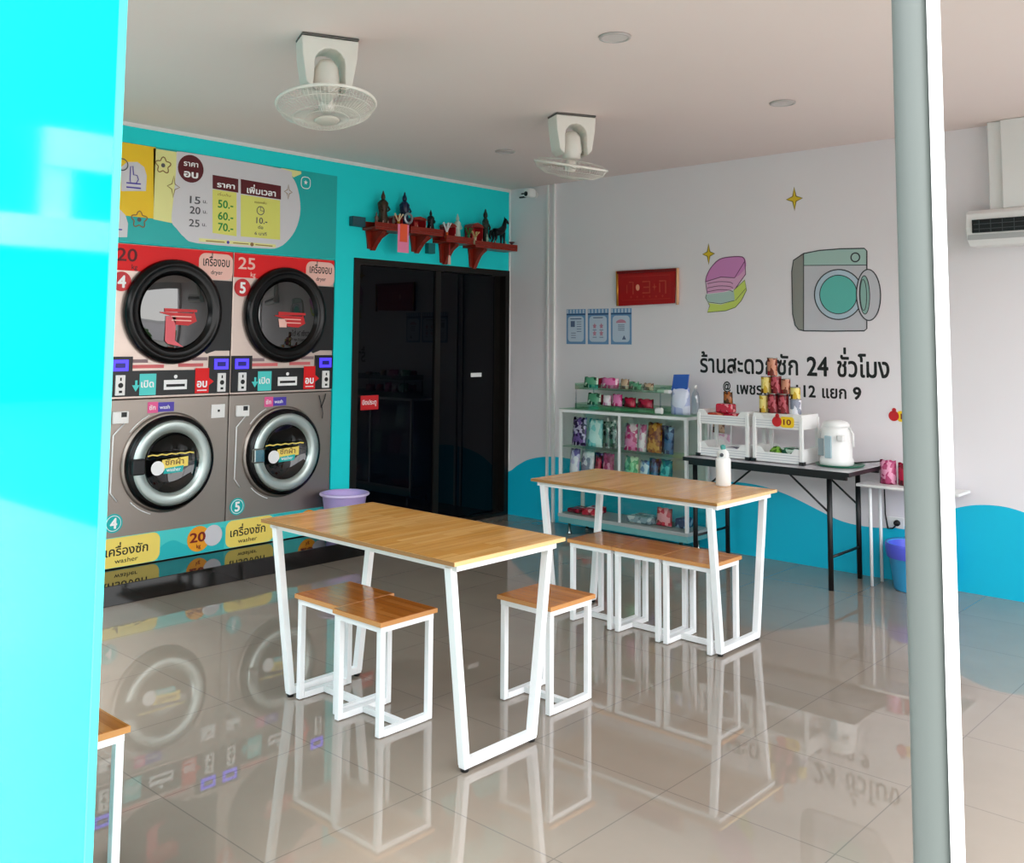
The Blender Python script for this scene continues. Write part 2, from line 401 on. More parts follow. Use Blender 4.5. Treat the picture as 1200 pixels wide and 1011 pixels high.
def star(cx, cz, rx, rz, n=4, k=.28):
    o = []
    for i in range(n*2):
        t = PI/2+PI*i/n; r = 1 if i % 2 == 0 else k
        o.append((cx+rx*r*math.cos(t), cz+rz*r*math.sin(t)))
    return o
sgn = thing('price_sign', 'printed price board above the dryers, grey bubble with maroon headings and yellow columns', 'sign', (0, 0, 0))
MB().box(0.001, -4.6, 2.135, 0.009, -1.957, 2.768).build('board', M_tealp, sgn)
w = MB()
PL(w, [(179, 174), (216, 180), (216, 262), (203, 262), (179, 257)], .0105, 1)
w.prism([(-4.0, 2.30), WL(178, 274)[0:1]+(2.30,), (WL(178, 274)[0], 2.765), (-4.0, 2.765)], 'x', .0095, .0105, 2)
g = [(206, 178), (225, 180), (330, 198), (341, 207), (348, 222), (351, 245), (347, 265), (338, 280), (325, 290), (305, 291), (230, 285), (215, 278), (206, 268), (200, 259), (202, 235), (205, 205)]
g = cat(g+[g[0]], 3)[:-1]; PL(w, g, .012, 0)
PL(w, [(328, 197), (352, 201), (352, 204), (343, 208)], .0115, 1)
for c in ([(141, 224), (141, 196), (148, 190), (160, 190), (168, 196), (171, 206), (170, 224)], [(128, 278), (128, 246), (140, 246), (146, 252), (149, 262), (148, 278)]): PL(w, c, .0115, 0)
PL(w, [(248, 205), (278, 210), (278, 226), (248, 221)], .0135, 3); PL(w, [(281, 210), (328, 218), (328, 234), (281, 227)], .0135, 3)
PL(w, [(248, 222), (276, 226), (276, 277), (248, 273)], .0130, 4); PL(w, [(281, 228), (327, 235), (327, 281), (281, 277)], .0130, 4)
CL(w, 222.5, 198, .093, .0135, 3)
PL(w, [(232, 279), (322, 286.5), (322, 290), (232, 283)], .0125, 1)
w.build('printed_panels', [M_signg, M_pyel, M_yel, M_maroon, M_lime], sgn)
TP(sgn, 'ราคา', 214, 194, 6, 17, .0145, M_wink, .03); TP(sgn, 'อบ', 214, 207, 8, 17, .0145, M_wink, .05)
TP(sgn, 'ราคา', 253, 219, 6, 21, .0145, M_wink, .04); TP(sgn, 'เพิ่มเวลา', 288, 226, 7, 34, .0145, M_wink, .04)
for s, px, py in (('15', 221, 238), ('20', 221, 250), ('25', 220, 265)): TP(sgn, s, px, py, 8.5, 12.5, .0145, M_gink, .02)
for px, py in ((236.5, 238), (236.5, 250), (235.5, 265)): TP(sgn, 'น.', px, py, 4, 5, .0145, M_gink)
for s, py in (('50.-', 243), ('60.-', 257), ('70.-', 270)): TP(sgn, s, 254, py, 9, 18, .0145, M_green, .03)
TP(sgn, '10.-', 299, 261.5, 7, 13, .0145, M_gink, .02); TP(sgn, 'ต่อ', 301, 268, 3.5, 6, .0145, M_gink); TP(sgn, '6 นาที', 297, 275, 3.5, 14, .0145, M_gink)
TP(sgn, 'เริ่มต้น', 254, 229, 2.6, 15, .0145, M_brown, 0); TP(sgn, 'หยอดเพิ่ม', 297, 238, 2.6, 14, .0145, M_brown, 0)
Mic = [M_wink, M_gink, M_green, M_brown, M_viol]
w = MB()
RL(w, 304, 247, .032, .006, .0145, 1); line(w, [WL(304, 242.5), WL(304, 247), WL(308, 247.6)], .005, 'x', .0146, 1)
w.build('printed_icon', Mic, sgn)
for px, py, r in ((190, 194, .045), (162, 257.5, .045)):
    w = MB()
    a, z = WL(px, py); line(w, [(a+r*(1+.22*math.cos(5*t))*math.cos(t+PI/2), z+r*(1+.22*math.cos(5*t))*math.sin(t+PI/2)) for t in [2*PI*k/40 for k in range(40)]], .007, 'x', .0146, 3, True)
    CL(w, px, py, .014, .0147, 1, 12)
    w.build('printed_icon', Mic, sgn)
for px, py, r in ((202, 219, .055), (336.5, 225, .042)):
    w = MB()
    a, z = WL(px, py); line(w, star(a, z, r*.8, r*1.3, 4, .35), .006, 'x', .0146, 3, True)
    w.build('printed_icon', Mic, sgn)
w = MB()
a, z = WL(357, 214); line(w, rrect(a-.04, z-.045, a+.04, z+.04, .03), .006, 'x', .0146, 0, True); w.prism(star(a, z, .018, .018, 5, .5), 'x', .0140, .0146, 0)
w.build('printed_icon', Mic, sgn)
w = MB()
a, z = WL(155, 206); line(w, [(a-.02, z-.03), (a-.02, z+.055), (a-.005, z+.06), (a, z+.005), (a+.025, z+.005), (a+.035, z-.02), (a+.02, z-.05), (a-.015, z-.05)], .006, 'x', .0146, 4, True)
w.build('printed_icon', Mic, sgn)
for py in (213.5, 218.5):
    w = MB(); PL(w, [(147, py), (164, py+1.6), (164, py+3.2), (147, py+1.6)], .0130, 4); w.build('caption_bar', Mic, sgn)
w = MB(); RL(w, 142, 193, .04, .007, .0147, 1); w.build('printed_icon', Mic, sgn)
w = MB(); PL(w, [(134, 268), (142, 268.5), (142, 270), (134, 269.5)], .0130, 4); w.build('printed_icon', Mic, sgn)
w = MB(); PL(w, [(240, 281.7), (262, 283.5), (262, 284.6), (240, 282.8)], .0146, 3); w.build('printed_icon', Mic, sgn)
w = MB(); PL(w, [(272, 284.2), (290, 285.6), (290, 286.6), (272, 285.2)], .0146, 3); w.build('printed_icon', Mic, sgn)
w = MB(); PL(w, [(298, 286.3), (318, 288), (318, 289), (298, 287.3)], .0146, 3); w.build('printed_icon', Mic, sgn)
w = MB(); CL(w, 266, 284, .011, .0147, 4, 12); w.build('printed_dot', Mic, sgn)
w = MB(); CL(w, 294, 286.5, .014, .0147, 3, 12); w.build('printed_dot', Mic, sgn)

# ================================================================== MACHINES
UW = 0.862
def dryer(y0, n, size, key):
    t = thing('clothes_dryer', key, 'dryer', (0, y0, 1.148), 0, None)
    # local: x out of the wall, y along the wall, z up ; heights below are absolute minus 1.148
    z = lambda v: v-1.148
    MB().box(-0.7, .003, z(1.15), 0.0, UW-.003, z(2.128), bev=.004).build('body', M_steell, t)
    w = MB().box(0.0, .006, z(1.955), .006, UW-.006, z(2.122))
    w.build('header_panel', M_red, t)
    w = MB(); w.prism(rrect(.60, z(1.93), UW-.006, z(2.105), .05), 'x', .0065, .0095, 0)
    add_text(w, 'เครื่องอบ', .63, z(2.02), .085, 'x', .0105, .02, width=.2, mi=1); add_text(w, 'dryer', .69, z(1.965), .04, 'x', .0105, .01, mi=1)
    w.build('name_plate', [M_pink, M_ink], t)
    w = MB(); add_text(w, size, .035, z(2.015), .115, 'x', .0075, .02, width=.135, mi=0); add_text(w, 'kg', .135, z(1.965), .045, 'x', .0075, .02, mi=0)
    w.build('size_lettering', M_maroon if n == '4' else M_pink, t)
    w = MB(); w.prism(circ(.075, z(1.885), .062), 'x', .001, .006, 0)
    add_text(w, n, .075, z(1.848), .105, 'x', .0075, .05, center=True, mi=1); w.build('number_badge', [M_redt, M_wink], t)
    dc = (.428, z(1.705))
    # charcoal surround to the right of the door, cut round below
    w = MB(); w.prism([(.62, z(1.925)), (UW-.006, z(1.925)), (UW-.006, z(1.45)), (.74, z(1.45)), (.68, z(1.43)), (.60, z(1.50))], 'x', .001, .010); w.build('side_panel', M_dark, t)
    d = MB().lathe([(.338, .0), (.342, .02), (.335, .045), (.315, .062), (.295, .060), (.282, .050), (.268, .056), (.255, .048), (.245, .03), (.232, .022)], (0, *dc), 56, 'x').build('door', M_ring, t)
    MB().lathe([(.236, .033), (.2, .036), (.14, .0385), (.07, .0405), (0, .041)], (0, *dc), 48, 'x').build('door_glass', M_dryglass, d)
    w = MB()
    w.prism([(dc[0]-.11, dc[1]-.005), (dc[0]+.12, dc[1]-.01), (dc[0]+.13, dc[1]+.0), (dc[0]+.15, dc[1]-.06), (dc[0]+.09, dc[1]-.09), (dc[0]+.0, dc[1]-.085), (dc[0]-.03, dc[1]-.03), (dc[0]-.11, dc[1]-.01)][::-1], 'x', .0435, .0445, 0)
    w.prism([(dc[0]-.08, dc[1]+.02), (dc[0]+.15, dc[1]+.015), (dc[0]+.15, dc[1]-.0), (dc[0]-.08, dc[1]-.005)], 'x', .0435, .0446, 0)
    if n == '4': w.prism([(dc[0]-.07, dc[1]-.03), (dc[0]-.0, dc[1]-.03), (dc[0]-.0, dc[1]-.19), (dc[0]+.06, dc[1]-.23), (dc[0]-.05, dc[1]-.21), (dc[0]-.07, dc[1]-.19)], 'x', .0435, .0445, 1)
    else: w.prism([(dc[0]-.08, dc[1]-.03), (dc[0]-.01, dc[1]-.03), (dc[0]-.01, dc[1]-.09), (dc[0]-.07, dc[1]-.09)], 'x', .0435, .0445, 2)
    for k in range(2): w.prism([(dc[0]-.03, dc[1]-.028-.025*k), (dc[0]+.11, dc[1]-.03-.025*k), (dc[0]+.11, dc[1]-.037-.025*k), (dc[0]-.03, dc[1]-.035-.025*k)], 'x', .0447, .0450, 2)
    w.build('door_sticker', [M_redt, mat('coral_film', '#e0606a', .4), M_pink], d)
    # control strip
    w = MB().box(0, .006, z(1.165), .012, .165, z(1.415)).box(0, .70, z(1.165), .012, UW-.006, z(1.415)).box(0, .165, z(1.165), .009, .70, z(1.325))
    w.build('control_panel', M_dark, t)
    for a in (.03, .735):
        s = MB().box(.012, a, z(1.325), .018, a+.105, z(1.395)).build('display', M_blue, t)
        MB().box(.018, a+.02, z(1.345), .0185, a+.085, z(1.375)).build('display_digits', mat('display_dark', '#1c1480', .3), s)
        s = MB().box(.012, a+.025, z(1.175), .026, a+.085, z(1.30), bev=.003).build('coin_slot', M_plastic, t)
        w = MB(); w.prism(circ(a+.055, z(1.237), .016, 16), 'x', .026, .0275); w.box(.026, a+.05, z(1.265), .0275, a+.06, z(1.285)); w.box(.026, a+.045, z(1.19), .0275, a+.065, z(1.205)); w.build('coin_button', M_black, s)
    w = MB().box(.009, .215, z(1.17), .012, .325, z(1.305), mi=0); add_text(w, 'เปิด', .225, z(1.22), .06, 'x', .013, .03, width=.085, mi=1)
    w.prism([(.165, z(1.235)), (.185, z(1.235)), (.185, z(1.265)), (.20, z(1.265)), (.20, z(1.235)), (.215, z(1.235)), (.19, z(1.195))], 'x', .012, .0135, 0)
    w.build('teal_sticker', [M_tealp2, M_wink], t)
    w = MB().box(.009, .60, z(1.17), .012, .70, z(1.335), mi=0); add_text(w, 'อบ', .612, z(1.21), .07, 'x', .013, .05, width=.075, mi=1); w.box(.012, .615, z(1.185), .013, .685, z(1.192), mi=1)
    w.prism([(.70, z(1.22)), (.70, z(1.27)), (.735, z(1.245))], 'x', .012, .0135, 0)
    w.build('red_sticker', [M_red, M_wink], t)
    w = MB(); w.box(.009, .38, z(1.20), .013, .54, z(1.262)).prism(circ(.46, z(1.283), .012, 12), 'x', .009, .012); s = w.build('tray_slot', M_wink, t)
    MB().box(.013, .395, z(1.218), .0135, .525, z(1.235)).build('slot_gap', M_black, s)
    w = MB()
    for a, b_, zz, mi in ((.17, .27, 1.375, 0), (.17, .38, 1.34, 1), (.58, .69, 1.385, 0), (.48, .66, 1.345, 1)): w.box(0.0, a, z(zz), .002, b_, z(zz)+.022, mi=mi)
    w.build('caption_labels', [mat('mauve_grey_print', '#8c7478', .5), mat('rose_print', '#d86a6c', .5)], t)
    return t
def washer(y0, n, key):
    t = thing('washing_machine', key, 'washing machine', (0, y0, .117), 0, None)
    z = lambda v: v-.117
    MB().box(-0.75, .002, 0, 0.0, UW-.002, z(1.146), bev=.004).build('body', M_steel, t)
    dc = (.432, z(.737))
    MB().lathe([(.318, 0), (.318, .012), (.305, .02), (.30, .02)], (0, *dc), 56, 'x').build('door_seat', M_steel, t)
    MB().lathe([(.300, .004), (.300, .05), (.29, .062), (.27, .066)], (0, dc[0]-.0, dc[1]), 56, 'x').build('door_bezel', M_ring, t)
    d = MB().lathe([(.272, .06), (.268, .072), (.255, .078), (.215, .074), (.196, .066), (.190, .045)], (0, *dc), 56, 'x').build('door', M_ringc, t)
    MB().lathe([(.192, .05), (.17, .03), (.12, .015), (.06, .008), (0, .006)], (0, *dc), 48, 'x').build('door_glass', M_dglass, d)
    MB().box(.05, dc[0]-.285, dc[1]-.055, .10, dc[0]-.20, dc[1]+.045, bev=.01).build('handle', M_blackm if n == '4' else M_chrome, d)
    w = MB(); w.prism(circ(dc[0]-.09, dc[1]-.03, .045), 'x', .040, .0415, 0); w.prism([(dc[0]-.06, dc[1]+.02), (dc[0]+.12, dc[1]+.03), (dc[0]+.12, dc[1]-.03), (dc[0]-.06, dc[1]-.05)], 'x', .038, .040, 1)
    w.prism([(dc[0]-.04, dc[1]-.035), (dc[0]+.09, dc[1]-.025), (dc[0]+.08, dc[1]-.065), (dc[0]-.05, dc[1]-.07)], 'x', .0385, .0412, 2)
    line(w, [(dc[0]-.16+.32*k/10, dc[1]+.05+(.006 if k % 2 else 0)) for k in range(11)], .008, 'x', .041, 1)
    add_text(w, 'ซักผ้า', dc[0]-.04, dc[1]-.015, .05, 'x', .0418, .03, width=.13, mi=3)
    add_text(w, 'washer', dc[0]-.03, dc[1]-.057, .035, 'x', .0418, .02, width=.1, mi=0)
    w.build('door_sticker', [M_wink, M_byel, M_tealp, M_brown], d)
    w = MB(); w.prism(circ(.085, z(.392), .058), 'x', .001, .004, 0)
    for k in range(1): w.prism(circ(.085, z(.392), .048), 'x', .004, .0045, 1)
    w.prism(circ(.085, z(.392), .044), 'x', .0045, .005, 0)
    add_text(w, n, .085, z(.362), .088, 'x', .0062, .05, center=True, mi=1); w.build('number_badge', [M_tealp, M_wink], t)
    w = MB(); w.tube([(.004, .13, z(1.0)), (.006, .06, z(.93)), (.006, .055, z(.58)), (.004, .10, z(.52))], .0045, 6)
    w.tube([(.004, dc[0]+.335*math.cos(q), dc[1]+.335*math.sin(q)) for q in [2.0+.06*k for k in range(9)]], .0035, 6)
    w.tube([(.004, dc[0]+.335*math.cos(q), dc[1]+.335*math.sin(q)) for q in [3.9+.06*k for k in range(9)]], .0035, 6)
    w.build('panel_bead', M_frame, t)
    w = MB().box(0, .05, z(1.0), .02, .15, z(1.075), bev=.004); s = w.build('coin_box', M_plastic, t)
    MB().box(.02, .10, z(1.04), .0215, .135, z(1.07)).build('coin_entry', M_blackm, s)
    w = MB().box(0, .28, z(1.055), .003, .35, z(1.125), mi=0).box(0, .35, z(1.06), .003, .46, z(1.12), mi=1); add_text(w, 'ซัก', .29, z(1.075), .04, 'x', .004, .02, mi=2); add_text(w, 'wash', .36, z(1.078), .035, 'x', .004, .02, mi=2)
    w.build('coin_sticker', [mat('pink_film', '#e65a94', .4), M_viol, M_wink], t)
    if n == '4':
        w = MB().box(0, .73, z(1.0), .008, .83, z(1.09), bev=.002); s = w.build('switch_plate', M_plastic, t)
        MB().box(.008, .775, z(1.04), .011, .79, z(1.055)).build('switch_button', M_blackm, s)
    else:
        w = MB().tube([(.01, .74, z(1.12)), (.02, .75, z(1.07)), (.012, .76, z(1.03)), (.015, .79, z(1.10)), (.01, .8, z(1.13))], .004, 6).tube([(.012, .765, z(1.05)), (.02, .77, z(.99)), (.01, .775, z(.95))], .003, 6)
        w.build('looped_cable', M_blackm, t)
    return t
DY4, DY5 = -3.684, -2.820
dryer(DY4, '4', '20', 'clothes dryer with red number 4 badge and maroon 20 kg on its red header')
dryer(DY5, '5', '25', 'clothes dryer with red number 5 badge and 25 kg on its red header')
washer(DY4, '4', 'stainless front-load washing machine with teal number 4 badge, black door latch')
washer(DY5, '5', 'stainless front-load washing machine with teal number 5 badge, beside the lavender basket')
# banner along the foot of the washers
bn = thing('machine_banner', 'teal banner with yellow Thai washer plates along the foot of both washers', 'banner', (0, 0, 0))
MB().box(0.001, -3.684, .122, 0.006, -1.957, .305).build('banner_strip', M_tealp2, bn)
Mbt = mat('banner_teal', '#2abcc0', .35)
def ptext(parent, s, a_, z_, size, d, m, bold, width=None):
    q = MB(); add_text(q, s, a_, z_, size, 'x', d, bold, width=width); return q.build('lettering', m, parent)
for ya, yb, tx in ((-3.684, -3.29, -3.645), (-2.82, -2.44, -2.785)):
    w = MB(); w.prism(rrect(ya, .124, yb, .303, .05), 'x', .0075, .008, 0); q = w.build('yellow_plate', M_byel, bn)
    ptext(q, 'เครื่องซัก', tx, .195, .075, .0095, M_ink, .02, .275); ptext(q, 'washer', tx+.06, .148, .04, .0095, M_ink, .01, .15)
w = MB(); w.prism(cat([(-3.3, .124), (-3.29, .2), (-3.2, .235), (-3.1, .19), (-3.0, .20), (-2.9, .25), (-2.83, .26), (-2.83, .124)], 4), 'x', .0064, .007, 0)
w.build('painted_wave', Mbt, bn)
w = MB(); w.prism(cat([(-2.45, .303), (-2.4, .25), (-2.3, .24), (-2.2, .27), (-2.1, .303)], 4), 'x', .0064, .007, 0); w.build('painted_wave', Mbt, bn)
Mdr = mat('dark_red_ink', '#7a1410', .5)
for yy, num in ((-3.02, '20'), (-2.15, '25')):
    w = MB(); w.prism(circ(yy, .218, .082), 'x', .008, .009, 0); q = w.build('orange_disc', M_orange, bn)
    ptext(q, num, yy-.065, .20, .085, .0105, Mdr, .04, .115); ptext(q, 'kg', yy-.015, .16, .035, .0105, Mdr, .02)
    w = MB(); w.prism(circ(yy+.105, .226, .068), 'x', .0085, .0095, 0); w.build('white_disc', M_signg, bn)

# lavender basket on the plinth
bk = thing('plastic_basket', 'small lavender plastic basket at the end of the black plinth beside washer 5', 'basket', (.20, -1.975, .115))
w = MB(); P_ = [(.0, .0), (.11, .0), (.118, .006), (.158, .285), (.168, .292), (.168, .31), (.16, .312), (.152, .29), (.112, .012), (0, .01)]
w.lathe(P_, (0, 0, 0), 28); w.build('shell', mat('lavender_plastic', '#c4aee8', .35), bk)
w = MB().tube([(.172*math.cos(2*PI*k/28), .172*math.sin(2*PI*k/28), .302) for k in range(28)], .009, 8, True); w.build('rim', mat('pale_lavender_plastic', '#dccdf4', .35), bk)

# ================================================================== TABLES AND STOOLS
def frame_table(x, y, label):
    t = thing('dining_table', label, 'table', (x, y, 0), 0, 'wood-topped tables with white trapezoid legs')
    tp = MB().box(-.592, -.305, .7435, .592, .305, .758, bev=.002).build('tabletop', M_wood1, t)
    w = MB().box(.592, -.306, .743, .595, .306, .7575).box(-.595, -.306, .743, -.592, .306, .7575).box(-.595, -.309, .743, .595, -.3055, .7575, mi=1).box(-.595, .3055, .743, .595, .309, .7575, mi=1)
    w.build('edge_band', [M_edge, M_dedge], tp)
    w = MB().box(-.575, -.275, .718, .575, -.25, .743).box(-.575, .25, .718, .575, .275, .743).box(-.575, -.25, .718, -.55, .25, .743).box(.55, -.25, .718, .575, .25, .743)
    w.build('apron_frame', M_frame, t)
    for sx in (-1, 1):
        w = MB(); X0 = sx*.535; X1 = sx*.53
        for sy in (-1, 1): w.bar((X0, sy*.268, .728), (X1, sy*.182, .022), .034, .03)
        w.bar((X1, -.195, .027), (X1, .195, .027), .032, .03)
        lg = w.build('leg', M_frame, t, bevel=.002)
        for sy in (-1, 1): MB().lathe([(.0, 0), (.014, 0), (.016, .012), (0, .012)], (X1, sy*.18, 0), 12).build('rubber_foot', M_black, lg)
    return t
frame_table(2.832, -3.712, 'wood-topped table with white trapezoid legs nearest the washing machines')
frame_table(2.842, -1.955, 'wood-topped table with white trapezoid legs in front of the glass display case')
def make_stool(label):
    t = thing('stool', label, 'stool', (0, 0, 0), 0, 'low wooden-seat stools with white frames')
    s = MB().box(-.15, -.15, .422, .15, .15, .44, bev=.003).build('seat', M_wood2, t)
    MB().box(-.151, -.151, .4215, .151, -.1495, .4385).box(-.151, .1495, .4215, .151, .151, .4385).box(-.151, -.1495, .4215, -.1495, .1495, .4385).box(.1495, -.1495, .4215, .151, .1495, .4385).build('seat_edge', M_sedge, s)
    q = .127; b = .025
    for sx in (-1, 1):
        for sy in (-1, 1):
            MB().box(sx*q-b/2, sy*q-b/2, .003, sx*q+b/2, sy*q+b/2, .396, bev=.002).build('leg', M_frame, t)
    w = MB()
    for sy in (-1, 1): w.box(-q-b/2, sy*q-b/2, .397, q+b/2, sy*q+b/2, .4215)
    for sx in (-1, 1): w.box(sx*q-b/2, -q+b/2, .397, sx*q+b/2, q-b/2, .4215)
    w.build('seat_frame', M_frame, t)
    for sx in (-1, 1): MB().box(sx*q-b/2, -q+b/2+.001, .003, sx*q+b/2, q-b/2-.001, .028).build('floor_rail', M_frame, t)
    MB().box(-q+b/2+.001, -b/2, .004, q-b/2-.001, b/2, .027).build('stretcher', M_frame, t)
    return t
S = make_stool('low stool under the left end of the near table, beside its far-left leg')
S.location = (2.485, -3.755, 0)
for x, y, rz, lab in ((2.79, -3.785, 0, 'low stool under the near table, in front of the stool at its left end'),
                  (3.122, -3.16, 0, 'single low stool with wooden seat standing between the two tables'),
                  (2.595, -2.03, 0, 'leftmost of the three low stools in a row under the far table'),
                  (2.9, -2.03, 0, 'middle of the three low stools in a row under the far table'),
                  (3.203, -2.03, 0, 'rightmost of the three low stools in a row under the far table'),
                  (3.045, -5.215, 0, 'low stool cut off by the turquoise panel at the lower left')):
    dup(S, (x, y, 0), rz, lab)

# white dispenser bottle on the far table
t = thing('pump_bottle', 'white cylindrical bottle with a round top, standing on the right end of the far table', 'bottle', (3.165, -1.73, .758))
MB().lathe([(0, 0), (.036, 0), (.04, .006), (.04, .14), (.034, .152), (0, .152)], n=24).build('bottle_body', M_plastic, t)
s = MB().lathe([(0, -.012), (.03, -.012), (.034, 0), (.03, .012), (0, .014)], (0, -.0, .165), 24, 'y').build('round_head', M_plastic, t)
MB().lathe([(0, -.018), (.010, -.018), (.010, -.012), (0, -.012)], (0, 0, .165), 16, 'y').build('head_button', M_gink, s)
MB().lathe([(0, .19), (.012, .19), (.014, .2), (.014, .215), (0, .22)], n=12).tube([(0, 0, .175), (0, 0, .195)], .008, 8).build('pump_cap', mat('teal_cap', '#3f8f88', .4), t)
# ================================================================== DISPLAY CASE
cs = thing('display_case', 'glass display case with white aluminium frame standing on short feet against the back wall', 'display case', (1.465, -.185, 0))
X0, X1, Y0, Y1, Z0, Z1 = -.60, .60, -.155, .155, .16, .985
w = MB(); b = .022
for x in (X0, X1-b):
    for y in (Y0, Y1-b): w.box(x, y, Z0, x+b, y+b, Z1)
for z in (Z1-b, ):
    w.box(X0+b, Y0, z, X1-b, Y0+b, z+b).box(X0+b, Y1-b, z, X1-b, Y1, z+b).box(X0, Y0+b, z, X0+b, Y1-b, z+b).box(X1-b, Y0+b, z, X1, Y1-b, z+b)
w.build('frame', M_frame, cs)
MB().box(X0-.004, Y0-.004, .135, X1+.004, Y1, .16).build('base_deck', mat('grey_laminate', '#aeb4b4', .4), cs)
MB().box(X0, Y0, .09, X1, Y1, .134).build('base_rail', mat('pale_teal_laminate', '#6fb2b4', .4), cs)
for x in (X0+.08, X1-.08):
    for y in (Y0+.04, Y1-.04): MB().lathe([(0, 0), (.02, 0), (.02, .01), (.012, .02), (.012, .089), (0, .089)], (x, y, 0), 12).build('foot', M_chrome, cs)
d1 = MB().box(X0+b, Y0+.004, Z0+.002, -.003, Y0+.008, Z1-b-.001).build('sliding_glass', M_glass, cs)
d2 = MB().box(.003, Y0+.012, Z0+.002, X1-b, Y0+.016, Z1-b-.001).build('sliding_glass', M_glass, cs)
w = MB()
w.box(-.012, Y0-.002, Z0, .010, Y0+.003, Z1-b)
w.build('glass_stile', M_frame, cs)
for xg in (X0+.008, X1-.012): MB().box(xg, Y0+b, Z0+.002, xg+.004, Y1-b, Z1-b).build('side_glass', M_glass, cs)
MB().box(X0+.001, Y0+.001, Z1, X1-.001, Y1-.001, Z1+.005).build('top_glass', M_gglass, cs)
for z in (.43, .685):
    MB().box(X0+.013, Y0+.024, z, X1-.013, Y1-b-.002, z+.006).build('shelf', M_gglass, cs)
MB().box(X0+b, Y1-.006, Z0+.002, X1-b, Y1-.002, Z1-b).build('back_panel', M_glass, cs)

def pouch_bm(w_, h, d):
    b = MB(); nx, nz = 6, 8; V = {}
    for side in (-1, 1):
        for i in range(nx+1):
            for k in range(nz+1):
                u = i/nx; v = k/nz
                bul = (math.sin(PI*u)**.6)*(max(0, 1-v**3)**.7)*(1 if v > .0 else .9)
                edge = i in (0, nx) or k == nz
                key = (0 if edge else side, i, k)
                if key not in V: V[key] = b.b.verts.new(((u-.5)*w_*(1-.06*v), side*d/2*bul if not edge else 0, v*h + (.004*math.sin(i*2.2) if k == nz else 0)))
    g = lambda s, i, k: V[(0 if (i in (0, nx) or k == nz) else s, i, k)]
    for s in (-1, 1):
        for i in range(nx):
            for k in range(nz):
                q = [g(s, i, k), g(s, i+1, k), g(s, i+1, k+1), g(s, i, k+1)]
                b.b.faces.new(q if s < 0 else q[::-1])
    bot = [g(-1, i, 0) for i in range(nx+1)]+[g(1, i, 0) for i in range(nx-1, 0, -1)]
    b.b.faces.new(bot[::-1]); return b
def pouch(x, y, z, w_, h, d, m, label, group, cat_='pouch', tilt=-.10, rz=0, name='product_pouch'):
    t = pouch_bm(w_, h, d).build(name, m, None, (x, y, z+abs(tilt)*d*.55), smooth=True, rot=(tilt, 0, rz))
    return tag(t, label, cat_, group)
PM = {
 'purple': printed_mat('p_purple', '#2c1a48', '#7a5aa0', '#c8b8dc', 45), 'navy': printed_mat('p_navy', '#191635', '#3a2a5c', '#4b3c86', 30),
 'ltteal': printed_mat('p_ltteal', '#9adcdc', '#d8f2f0', '#60b8c0', 25), 'clear': printed_mat('p_clear', '#6a9490', '#a8ccc4', '#d8e4e0', 25),
 'pink': printed_mat('p_pink', '#c42a72', '#e67ab0', '#f4d4e0', 35), 'pinkw': printed_mat('p_pinkw', '#e4b0cc', '#f2e4ea', '#c44884', 35),
 'gold': printed_mat('p_gold', '#a8641c', '#d49a3c', '#7c3416', 45), 'blue': printed_mat('p_blue', '#1c3866', '#3a6a9c', '#7fa8c8', 30),
 'lav': printed_mat('p_lav', '#cfc6ea', '#f0ecf8', '#7a6ab0', 30), 'white': printed_mat('p_white', '#dcd8e4', '#8c88a0', '#f6f2f6', 30),
 'dred': printed_mat('p_dred', '#7c0c26', '#b4183c', '#4a0818', 30), 'rose': printed_mat('p_rose', '#b44470', '#e29ab8', '#8a2448', 35),
 'green': printed_mat('p_green', '#1e9c6c', '#7ad8ac', '#d8f4d0', 30), 'ltblue': printed_mat('p_ltblue', '#5c8ec4', '#c4dcf0', '#3454a0', 30),
 'teal': printed_mat('p_teal', '#127c84', '#4cc0c4', '#0c4c70', 30), 'redw': printed_mat('p_redw', '#c8203c', '#f4a0a8', '#8c1020', 35),
 'dkgreen': printed_mat('p_dkgreen', '#1c5038', '#5aa07c', '#c8dccc', 35), 'beige': printed_mat('p_beige', '#6c4a38', '#c0a488', '#2c2420', 35), 'silver': printed_mat('p_silver', '#8ca4b4', '#5c7888', '#c8d4dc', 35)}
gA = 'product pouches on the upper shelf of the display case'; gB = 'product pouches on the middle shelf of the display case'
def atY(px, y):  # x position for a photo column at depth y
    d = ray(px, 505); t = (y-CAM.y)/d.y; return (CAM+d*t).x
yA = -.235
for a, b_, h, k, lab in ((670, 686.5, .225, 'purple', 'dark purple flowery pouch at the left end of the upper shelf of the glass case'),
                      (688.5, 706, .22, 'ltteal', 'pale turquoise packet right of the purple pouch on the upper glass shelf'),
                      (731, 746.5, .205, 'pink', 'magenta pouch just right of the centre stile on the upper glass shelf'),
                      (747.5, 756.5, .205, 'pinkw', 'narrow pale pink pouch beside the magenta one on the upper glass shelf'),
                      (757.5, 775, .225, 'gold', 'golden orange pouch on the upper shelf of the glass case'),
                      (777, 789, .2, 'blue', 'dark blue pouch at the right end of the upper glass shelf')):
    xa, xb = atY(a, yA), atY(b_, yA); pouch((xa+xb)/2, yA, .693, xb-xa, h, .05, PM[k], lab, gA)
